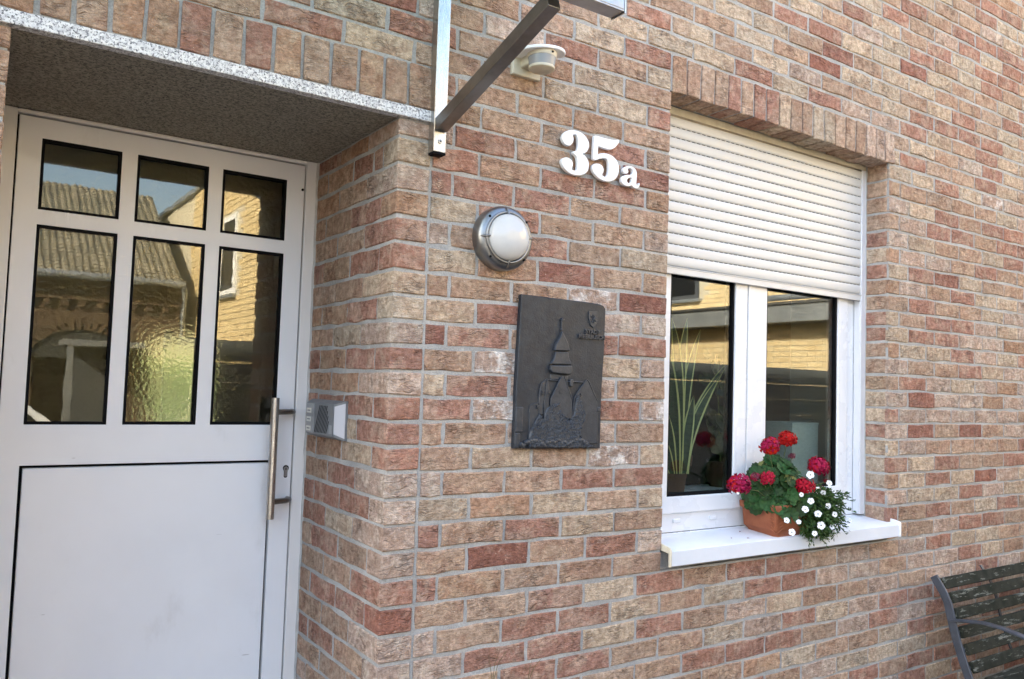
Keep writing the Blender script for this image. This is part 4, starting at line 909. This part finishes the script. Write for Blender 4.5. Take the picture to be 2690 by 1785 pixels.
wf.from_pydata(vs, [], fs); wf.materials.append(MT['petal']); wf.materials.append(MT['throat'])
for p in wf.polygons:
    p.use_smooth = True
vsm = MB().lathe([(.0032, 0), (.0012, .001)], (0, 0, .0008), 'Z', 8)
eye = bpy.data.meshes.new('throat'); eye.from_pydata(vsm.v, [], vsm.f); eye.materials.append(MT['throat'])
WF = [(2129, 1248), (2130, 1317), (2115, 1339), (2149, 1351), (2157, 1381), (2080, 1399), (2163, 1295), (2196, 1305), (2190, 1290), (2200, 1315), (2209, 1340), (2220, 1334), (2209, 1367), (2217, 1362), (1938, 1296), (2233, 1368), (2175, 1330), (2098, 1372), (2140, 1402), (2186, 1385), (2105, 1300), (2178, 1270), (2066, 1368), (2192, 1352)]
def sight(u, v, y):
    d = _f+_r*((u-1345)/2146.15)+_u*(-(v-892.5)/2146.15); t = (y-CAMP.y)/d.y; return CAMP+d*t
for i, (u, v) in enumerate(WF):
    y = -.120 if i < 6 or i > 15 else (-.085 if i < 9 else -.05)
    if i == 14: y = -.10
    o = place(wf, 'white_flower', fp, sight(u, v, y), Vector((-.62, -.72, .25))+Vector((rnd.uniform(-.35, .35), rnd.uniform(-.3, .3), rnd.uniform(-.25, .3))), rnd.uniform(0, 6), rnd.uniform(.78, 1.0) if i < 6 else rnd.uniform(.5, .8))
    if i == 14: o.scale = (.3, .3, .3)
    e = bpy.data.objects.new('throat', eye); COL.objects.link(e); e.parent = o
# withered petals fallen on the sill
for i, (u, v) in enumerate(((1921, 1416), (1966, 1415), (1944, 1403))):
    d = _f+_r*((u-1345)/2146.15)+_u*(-(v-892.5)/2146.15); t = (-.4085-CAMP.z)/d.z; p = CAMP+d*t
    z = -.4125+(p.y+.043)*.095+.0012; a = rnd.uniform(0, 3)
    m = MB(); l = .009 if i else .008
    m.add([(p.x-l*math.cos(a), p.y-l*math.sin(a)*.6, z), (p.x, p.y-.004, z+.002), (p.x+l*math.cos(a), p.y+l*math.sin(a)*.6, z+.001), (p.x, p.y+.004, z+.0025)], [(0, 1, 2, 3)])
    m.add([(p.x-l*math.cos(a), p.y-l*math.sin(a)*.6, z-.0009), (p.x, p.y-.004, z+.001), (p.x+l*math.cos(a), p.y+l*math.sin(a)*.6, z+.0), (p.x, p.y+.004, z+.0015)], [(3, 2, 1, 0)])
    o = m.build('fallen_petal', 'wilt'); tag(o, ('withered dark petal on sill farther from the flower pot', 'withered dark petal on sill nearest the flower pot', 'tiny withered petal on sill close to the window frame')[i], 'petal', 'withered petals on the sill')

# ================================================================== BEHIND THE PANES
sp_ = thing('snake_plant', (1.575, .36, -.25), 'snake plant with yellow-edged sword leaves behind left pane', 'plant')
MB().lathe([(.085, 0), (.103, .125), (.118, .126), (.122, .17), (.112, .171), (.105, .13)], (1.575, .36, -.25), 'Z', 32).build('pot', 'terradark', sp_, smooth=True)
MB().lathe([(.10, 0), (.10, .004)], (1.575, .36, -.107), 'Z', 20).build('soil', 'soil', sp_)
def sword(b, tip, w, bend):
    b, tip = Vector(b), Vector(tip); n = 12; a = []; mid = (b+tip)/2+Vector(bend); sd = Vector((.66, -.75, 0)).normalized()
    L_ = MB(); E_ = MB(); P = []
    for i in range(n+1):
        t = i/n; p = b*(1-t)**2+mid*2*t*(1-t)+tip*t*t; ww = w*(.55+.9*t-1.45*t**3)*(1 if t < .999 else .02); P.append((p, max(ww, .001)))
    vs = []; ev = []
    for p, ww in P:
        nn = Vector((-.75, -.66, 0))*ww*.35
        vs += [p-sd*ww*.72+nn*.0, p+nn*-.5, p+sd*ww*.72]; ev += [p-sd*ww, p-sd*ww*.70+Vector((0, -.0006, 0)), p+sd*ww*.70+Vector((0, -.0006, 0)), p+sd*ww]
    for i in range(n):
        L_.add([], [(3*i, 3*i+1, 3*i+4, 3*i+3), (3*i+1, 3*i+2, 3*i+5, 3*i+4)]); E_.add([], [(4*i, 4*i+1, 4*i+5, 4*i+4), (4*i+2, 4*i+3, 4*i+7, 4*i+6)])
    L_.v = vs; E_.v = ev
    lf = L_.build('leaf', 'sans', sp_, smooth=True); E_.build('leaf_margin', 'sansedge', lf, smooth=True)
for u0, v0, u1, v1, um, vm, y, w in ((1782, 1245, 1764, 834, 1792, 960, 0.243, 0.029), (1786, 1245, 1806, 836, 1782, 960, 0.249, 0.027), (1795, 1245, 1915, 948, 1806, 1090, 0.261, 0.034), (1800, 1245, 1893, 985, 1800, 1120, 0.243, 0.028), (1776, 1245, 1742, 880, 1772, 1010, 0.237, 0.035), (1790, 1245, 1841, 866, 1792, 1000, 0.267, 0.025), (1770, 1245, 1756, 1090, 1758, 1160, 0.231, 0.028), (1765, 1245, 1745, 1150, 1750, 1190, 0.225, 0.025), (1796, 1245, 1822, 1040, 1806, 1130, 0.231, 0.029), (1760, 1245, 1740, 1010, 1768, 1120, 0.261, 0.035)):
    p0, p1, pm = sight(u0, v0, y), sight(u1, v1, y), sight(um, vm, y); sword(p0, p1, w, pm-(p0+p1)/2)
op = thing('house_plant', (2.02, .43, -.25), 'dark round-leaved house plant beside the snake plant behind left pane', 'plant')
MB().lathe([(.05, 0), (.072, .05), (.07, .10), (.055, .12), (.05, .12)], (2.02, .43, -.25), 'Z', 24).build('pot', 'terradark', op, smooth=True)
m = MB(); m.tube([(2.02, .43, -.13), (2.0, .43, .15), (1.96, .42, .38)], .004, 6); m.build('stem', 'stem', op)
LD = leaf_mesh('leaf', .042, 'sans', 5)
for i in range(26):
    z = rnd.uniform(-.08, .40); place(LD, 'leaf', op, (1.98+rnd.uniform(-.09, .08)+.03*(.2-z), .43+rnd.uniform(-.06, .06), z), (rnd.uniform(-.6, .6), -1, rnd.uniform(-.2, .6)), rnd.uniform(0, 6), rnd.uniform(.7, 1.15))
fb = thing('fabric_box', (2.47, .36, -.25), 'pale fabric storage box behind the right pane', 'box')
m = MB(); x0, x1, y0, y1, t = 2.365, 2.575, .27, .46, .008
m.box(x0, x1, y0, y0+t, -.25, .062); m.box(x0, x1, y1-t, y1, -.25, .062); m.box(x0, x0+t, y0+t, y1-t, -.25, .062); m.box(x1-t, x1, y0+t, y1-t, -.25, .062); m.box(x0+t, x1-t, y0+t, y1-t, -.25, -.24); m.build('body', 'fabric', fb)
m = MB(); m.box(x0-.002, x1+.002, y0-.002, y0+t+.001, .063, .072); m.box(x0-.002, x1+.002, y1-t-.001, y1+.002, .063, .072); m.box(x0-.002, x0+t, y0+t+.001, y1-t-.001, .063, .072); m.box(x1-t, x1+.002, y0+t+.001, y1-t-.001, .063, .072); m.build('rim', 'fabric', fb)

# ================================================================== BENCH
bn = thing('park_bench', (3.7, -.4, GZ), 'old park bench with flaking dark green slats and grey iron frame', 'bench')
BP = [(-.096, -.680), (-.112, -.705), (-.145, -.752), (-.168, -.800), (-.182, -.860), (-.198, -.925), (-.218, -.992), (-.243, -1.066), (-.272, -1.138), (-.31, -1.185), (-.38, -1.19), (-.50, -1.165), (-.60, -1.15), (-.68, -1.16), (-.72, -1.21)]
def bframe(X):
    m = MB(); m.bar([(X, y, z) for y, z in BP], .012, .042, (1, 0, 0)); o = m.build('side_frame', 'iron', bn, bevel=.003)
    m = MB(); m.bar([(X, y, z) for y, z in ((-.186, -.878), (-.25, -.866), (-.34, -.854), (-.43, -.856), (-.52, -.872), (-.60, -.91), (-.65, -.97), (-.655, -1.05), (-.62, -1.14))], .040, .012, (1, 0, 0)); m.build('armrest', 'iron', bn, bevel=.003)
    for pts in (((-.31, -1.18), (-.27, -1.30), (-.20, -1.42), (-.13, GZ)), ((-.64, -1.15), (-.66, -1.3), (-.69, -1.42), (-.74, GZ))):
        m = MB(); m.bar([(X, y, z) for y, z in pts], .012, .042, (1, 0, 0)); m.build('leg', 'iron', bn, bevel=.003)
for_s = [(-.688, -.118, -.740, -.142), (-.748, -.162, -.800, -.180), (-.822, -.186, -.874, -.200), (-.905, -.212, -.958, -.226), (-.984, -.236, -1.034, -.254), (-1.062, -.260, -1.112, -.284)]
SL = [(a, b) for a, b, c, d in for_s]
for X in (3.022, 4.62): bframe(X)
for zt, yt, zb, yb in for_s:
    d = Vector((0, yb-yt, zb-zt)).normalized(); nrm = Vector((0, d.z, -d.y)); nrm = nrm if nrm.y < 0 else -nrm
    a, b = Vector((0, yt, zt)), Vector((0, yb, zb)); m = MB()
    q = [a-nrm*.004, b-nrm*.004, b+nrm*.018, a+nrm*.018]
    m.add([(3.034, p.y, p.z) for p in q]+[(4.608, p.y, p.z) for p in q], [(0,1,2,3),(7,6,5,4),(0,4,5,1),(1,5,6,2),(2,6,7,3),(3,7,4,0)]); m.build('back_slat', 'bench', bn, bevel=.004)
    m = MB(); mid = (a+b)/2-nrm*.010; m.box(3.029, 3.062, mid.y-.010, mid.y+.010, mid.z-.010, mid.z+.010)
    m.build('slat_bracket', 'iron', bn, bevel=.002)
for i in range(6):
    y = -.36-.062*i; z = -1.155+(.006*i if i < 4 else .02-.012*(i-3)); m = MB(); m.box(3.034, 4.608, y-.026, y+.026, z+.02, z+.042); m.build('seat_slat', 'bench', bn, bevel=.004)
for x in (3.55, 4.1): MB().bar([(x, y+.030, z) for y, z in BP[:9]], .02, .006, (1, 0, 0)).build('rear_strap', 'iron', bn)
# thin grass stalks in front of the wall
for gi, (u0, v0, u1, v1, lab) in enumerate(((1290, 1785, 1286, 1722, 'dry grass stalks against the wall below the plaque'), (1385, 1785, 1400, 1735, 'pair of thin grass stalks right of the taller ones by the wall'))):
    b0 = sight(u0, v0, -.05); t0 = sight(u1, v1, -.05); g = thing('grass_tuft', (b0.x, -.05, GZ), lab, 'grass', 'grass stalks by the wall')
    for k in range(3 if gi == 0 else 2):
        dx = (-.004, .028, .05)[k]; m = MB(); bx = b0.x+.004*k
        m.tube([(bx+.01*k-.03, -.06, GZ), (bx, -.055, b0.z), ((bx+t0.x+dx)/2, -.052, (b0.z+t0.z)/2+.008), (t0.x+dx, -.05-.012*k, t0.z+.006*k)], [.0014, .0011, .0009, .0005], 5); m.build('stalk', 'drygrass', g, smooth=True)
# ================================================================== GROUND AND THE YARD BEHIND THE CAMERA (seen in the panes)
m = MB(); m.add([(-150, -150, GZ), (150, -150, GZ), (150, 150, GZ), (-150, 150, GZ)], [(0, 1, 2, 3)]); tag(m.build('ground', 'paving'), kind='structure')
# barn with arch
bn2 = thing('brick_barn', (-2.4, -10, GZ), 'dark brick barn with tiled roof and arched gateway mirrored in door panes', 'building')
m = MB(); m.slab([-6.5, -.27, .98, 1.74], [GZ, .50, 1.72], {(1, 0)}, -10.0, -10.35)
m.build('wall', 'bark', bn2)
B(-.27, .98, -10.30, -10.32, GZ, .50).build('arch_infill', 'bark', bn2)
for i in range(22):
    a0 = math.pi*i/22+.02; a1 = math.pi*(i+1)/22-.02; q = []
    for a, r in ((a0, 1), (a1, 1), (a1, 1.28), (a0, 1.28)): q.append((.355+.66*r*math.cos(a), .42+.44*r*math.sin(a)))
    MB().prism(q, -10.03, -9.955, .005).build('arch_brick', 'bark', bn2)
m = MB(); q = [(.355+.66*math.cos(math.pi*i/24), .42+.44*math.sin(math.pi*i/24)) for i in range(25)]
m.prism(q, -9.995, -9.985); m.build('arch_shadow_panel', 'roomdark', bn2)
for i in range(34):
    x = -6.3+i*.235; B(x, x+.1, -10.0, -9.94, 1.20, 1.29).build('dentil', 'bark', bn2)
B(-6.5, 1.74, -10.0, -9.93, 1.30, 1.36).build('cornice', 'bark', bn2)
m = MB(); m.box(.06, 1.1, -9.95, -9.2, .60, .68); m.box(.10, .18, -9.3, -9.22, GZ, .60); m.build('porch', 'zinc', bn2)
B(.22, .85, -9.98, -9.93, GZ, .42).build('gate', 'fencepost', bn2)
m = MB(); m.add([(-6.8, -9.8, 1.66), (1.72, -9.8, 1.66), (1.72, -13.0, 3.62), (-6.8, -13.0, 3.62), (-6.8, -16.2, 1.66), (1.72, -16.2, 1.66)], [(0,1,2,3),(3,2,5,4),(0,3,4),(1,5,2)]); m.build('roof', 'tile', bn2)
tl = MB(); nrmv = Vector((0, 1.96, 3.2)).normalized(); dn = Vector((0, 3.2, -1.96)).normalized()
for r in range(30):
    for c in range(64):
        x = -5.0+c*.105; p = Vector((x, -13.0, 3.62))+dn*(r*.1255)+nrmv*.012
        prf = [(0, .0), (.025, .022), (.055, .025), (.08, .006), (.104, .002)]
        vs = []
        for (dx, dh) in prf: vs.append(p+Vector((dx, 0, 0))+nrmv*dh)
        for (dx, dh) in prf: vs.append(p+Vector((dx, 0, 0))+nrmv*(dh+.016)+dn*.135)
        for (dx, dh) in prf: vs.append(p+Vector((dx, 0, 0))+nrmv*(dh-.0)+dn*.135)
        tl.add(vs, [(i, i+1, 6+i, 5+i) for i in range(4)]+[(5+i, 6+i, 11+i, 10+i) for i in range(4)])
o = tl.build('roof_tiles', 'tile', bn2); o['kind'] = 'stuff'
MB().tube([(-6.8, -9.76, 1.65), (1.74, -9.76, 1.65)], .055, 10).build('gutter', 'zinc', bn2, smooth=True)
MB().tube([(1.72, -9.74, 1.62), (1.76, -9.85, 1.45), (1.76, -9.9, GZ)], .04, 10).build('downpipe', 'zinc', bn2, smooth=True)
# yellow brick buildings: bricks as geometry on the two lit faces that the panes mirror
def yellow_face(par, X, y0, y1, z0, z1, hole=None, name='brickwork'):
    """brick courses on a wall facing -X"""
    m = MB(); r = 0; z = z0; cols = []
    while z < z1-.02:
        y = y0-(.12 if r % 2 else 0)
        while y < y1:
            a, b = max(y, y0)+.006, min(y+.25, y1)-.006
            if b-a > .02 and not (hole and a < hole[1] and b > hole[0] and z < hole[3] and z+.07 > hole[2]):
                m.box(X-.006-random.uniform(0, .003), X+.02, a, b, z+.006, z+.077); cols += [random.uniform(.78, 1.18)]*8
            y += .25
        z += .0833; r += 1
    o = m.build(name, 'yellow', par); o['kind'] = 'stuff'
    at_ = o.data.attributes.new('tone', 'FLOAT', 'POINT'); at_.data.foreach_set('value', cols)
    return o
yh = thing('yellow_house', (4, -8, GZ), 'sunlit yellow brick house with narrow window mirrored in right-hand door pane', 'building')
m = MB(); m.box(2.01, 6.2, -14, -6.3, GZ, 3.3); m.build('wall', 'ymortar', yh)
yellow_face(yh, 2.008, -10.6, -6.3, .2, 3.28, (-8.62, -7.80, 1.36, 2.6))
B(1.98, 2.1, -8.58, -7.84, 1.40, 2.56).build('window_frame', 'pvc', yh); B(1.972, 1.979, -8.50, -7.92, 1.48, 2.48).build('pane', 'cardark', yh)
B(1.94, 2.05, -8.62, -7.80, 1.34, 1.395).build('window_ledge', 'zinc', yh)
m = MB(); m.box(1.94, 6.3, -14.1, -6.22, 3.301, 3.38); m.build('roof', 'zinc', yh)
ya = thing('yellow_annexe', (11, -6, GZ), 'sunlit yellow brick annexe with flat grey roof edge mirrored in the window', 'building')
m = MB(); m.box(9.31, 15, -13, -1.6, GZ, 1.5); m.box(10.3, 15, -13, -1.6, 1.5, 5.5); m.build('wall', 'ymortar', ya)
yellow_face(ya, 9.308, -12.9, -1.6, -.2, 1.28); yellow_face(ya, 10.298, -12.9, -1.6, 1.62, 5.4, (-9.6, -8.0, 1.95, 3.4))
B(10.27, 10.35, -9.58, -8.02, 1.98, 3.38).build('window_frame', 'fencepost', ya); B(10.262, 10.269, -9.5, -8.1, 2.06, 3.3).build('pane', 'cardark', ya); B(10.2, 10.33, -9.65, -7.95, 1.92, 1.975).build('window_ledge', 'zinc', ya)
B(8.95, 10.29, -13.2, -1.4, 1.30, 1.56).build('roof_edge', 'zinc', ya); B(8.92, 10.29, -13.2, -1.4, 1.561, 1.60).build('roof_trim', 'alu', ya)
MB().tube([(9.05, -6.0, 1.68), (9.05, -1.5, 1.68)], .05, 10).build('gutter', 'zinc', ya, smooth=True)
# garden fence with woven privacy strips
fe = thing('privacy_fence', (6, -4.2, GZ), 'grey garden fence of woven plastic strips mirrored in the door panes', 'fence')
for i in range(6):
    x = .45+i*2.3; B(x-.03, x+.03, -4.23, -4.17, GZ, .60).build('post', 'fencepost', fe); MB().add([(x-.04,-4.24,.60),(x+.04,-4.24,.60),(x+.04,-4.16,.60),(x-.04,-4.16,.60),(x,-4.2,.635)], [(0,1,4),(1,2,4),(2,3,4),(3,0,4),(3,2,1,0)]).build('post_cap', 'black', fe)
for i in range(5):
    for r in range(10):
        x = .49+i*2.3; z = GZ+.04+r*.205; B(x, x+2.22, -4.206, -4.194, z, z+(.203 if r != 8 else .192)).build('privacy_strip', 'strip', fe)
m = MB()
for i in range(46): x = .5+i*.25; m.tube([(x, -4.212, GZ), (x, -4.212, .55)], .004, 5)
for r in range(11): z = GZ+.035+r*.205; m.tube([(.45, -4.212, z), (11.9, -4.212, z)], .004, 5)
m.build('wire_grid', 'fencepost', fe)
# parked white car, its tail in the left pane
cr = thing('parked_car', (-1.3, -8.2, GZ), 'white car tail with red lamp mirrored low in the left door pane', 'car')
def car_section(y, pts): return [(x, y, z) for x, z in pts]
secs = [(-.9, .50), (-1.02, .55)]
bodyp = [(-1.9, .35), (-1.95, .55), (-1.85, .78), (-1.2, .86), (-.85, .92), (-.35, 1.30), (.5, 1.42), (1.35, 1.36), (1.82, 1.02), (1.98, .92), (2.02, .60), (1.98, .35)]
def loft(name, pts, hw, mat, tuck):
    m = MB(); n = len(pts); rows = []
    for s, k in ((-1, tuck), (-1, 1.0), (1, 1.0), (1, tuck)): rows.append((s, k))
    vs = []
    for s, k in rows:
        for x, z in pts:
            w = hw*(1.0 if z < .9 else 1-(z-.9)*.32)
            kk = 1.0 if k == 1.0 else .97
            vs.append((-1.3-.50+x*.97*kk-.0, -8.2+s*(w if k == 1.0 else w+.0)*1.0-(0), GZ+z))
    m.add(vs[n:3*n], [(i, (i+1) % n, n+(i+1) % n, n+i) for i in range(n)]+[tuple(range(n))[::-1], tuple(range(n, 2*n))]); return m.build(name, mat, cr, bevel=.06, seg=3)
body = loft('body', bodyp, .86, 'carwhite', .9)
glassp = [(-.78, .95), (-.36, 1.26), (.5, 1.37), (1.28, 1.31), (1.66, 1.02)]
m = MB(); n = len(glassp); vs = [(-1.80+x*.97, -8.2+s*(.872*(1-(z-.9)*.32)), GZ+z) for s in (-1, 1) for x, z in glassp]; m.add(vs, [tuple(range(n))[::-1], tuple(range(n, 2*n))]); m.build('side_window', 'cardark', cr)
m = MB(); m.add([(-1.80+1.40*.97+.03, -8.86, GZ+1.30), (-1.80+1.40*.97+.03, -7.54, GZ+1.30), (-1.80+1.80*.97+.035, -7.48, GZ+1.04), (-1.80+1.80*.97+.035, -8.92, GZ+1.04)], [(0, 1, 2, 3)]); m.build('rear_window', 'cardark', cr)
for y in (-8.90, -7.50): B(.09, .175, y-.12, y+.12, GZ+.80, GZ+.95).build('tail_lamp', 'carred', cr, bevel=.02)
for x in (-3.05, -.60):
    for y in (-8.98, -7.42):
        wv = MB().tube([(x, y-.1, GZ+.31), (x, y+.1, GZ+.31)], .31, 24).build('wheel', 'tyre', cr, bevel=.03); MB().tube([(x, y-.107, GZ+.31), (x, y+.107, GZ+.31)], .19, 20).build('rim', 'alu', wv)
B(.13, .205, -9.0, -7.4, GZ+.36, GZ+.58).build('bumper', 'carwhite', cr, bevel=.04)
# garden hedge behind the house, glimpsed through the hall
hg = MB(); rh = random.Random(5)
for i in range(2600):
    c = Vector((rh.uniform(-3, 5), rh.uniform(11.2, 12.4), GZ+rh.uniform(0, 1.95))); a = Vector((rh.uniform(-1, 1), rh.uniform(-1, 1), rh.uniform(-1, 1))).normalized(); b = a.orthogonal().normalized()
    hg.add([c-a*.10, c+b*.06, c+a*.10, c-b*.06], [(0, 1, 2, 3)])
o = hg.build('garden_hedge', 'hedge'); tag(o, 'green hedge glowing through the textured pane of the door', 'hedge', kind=None)
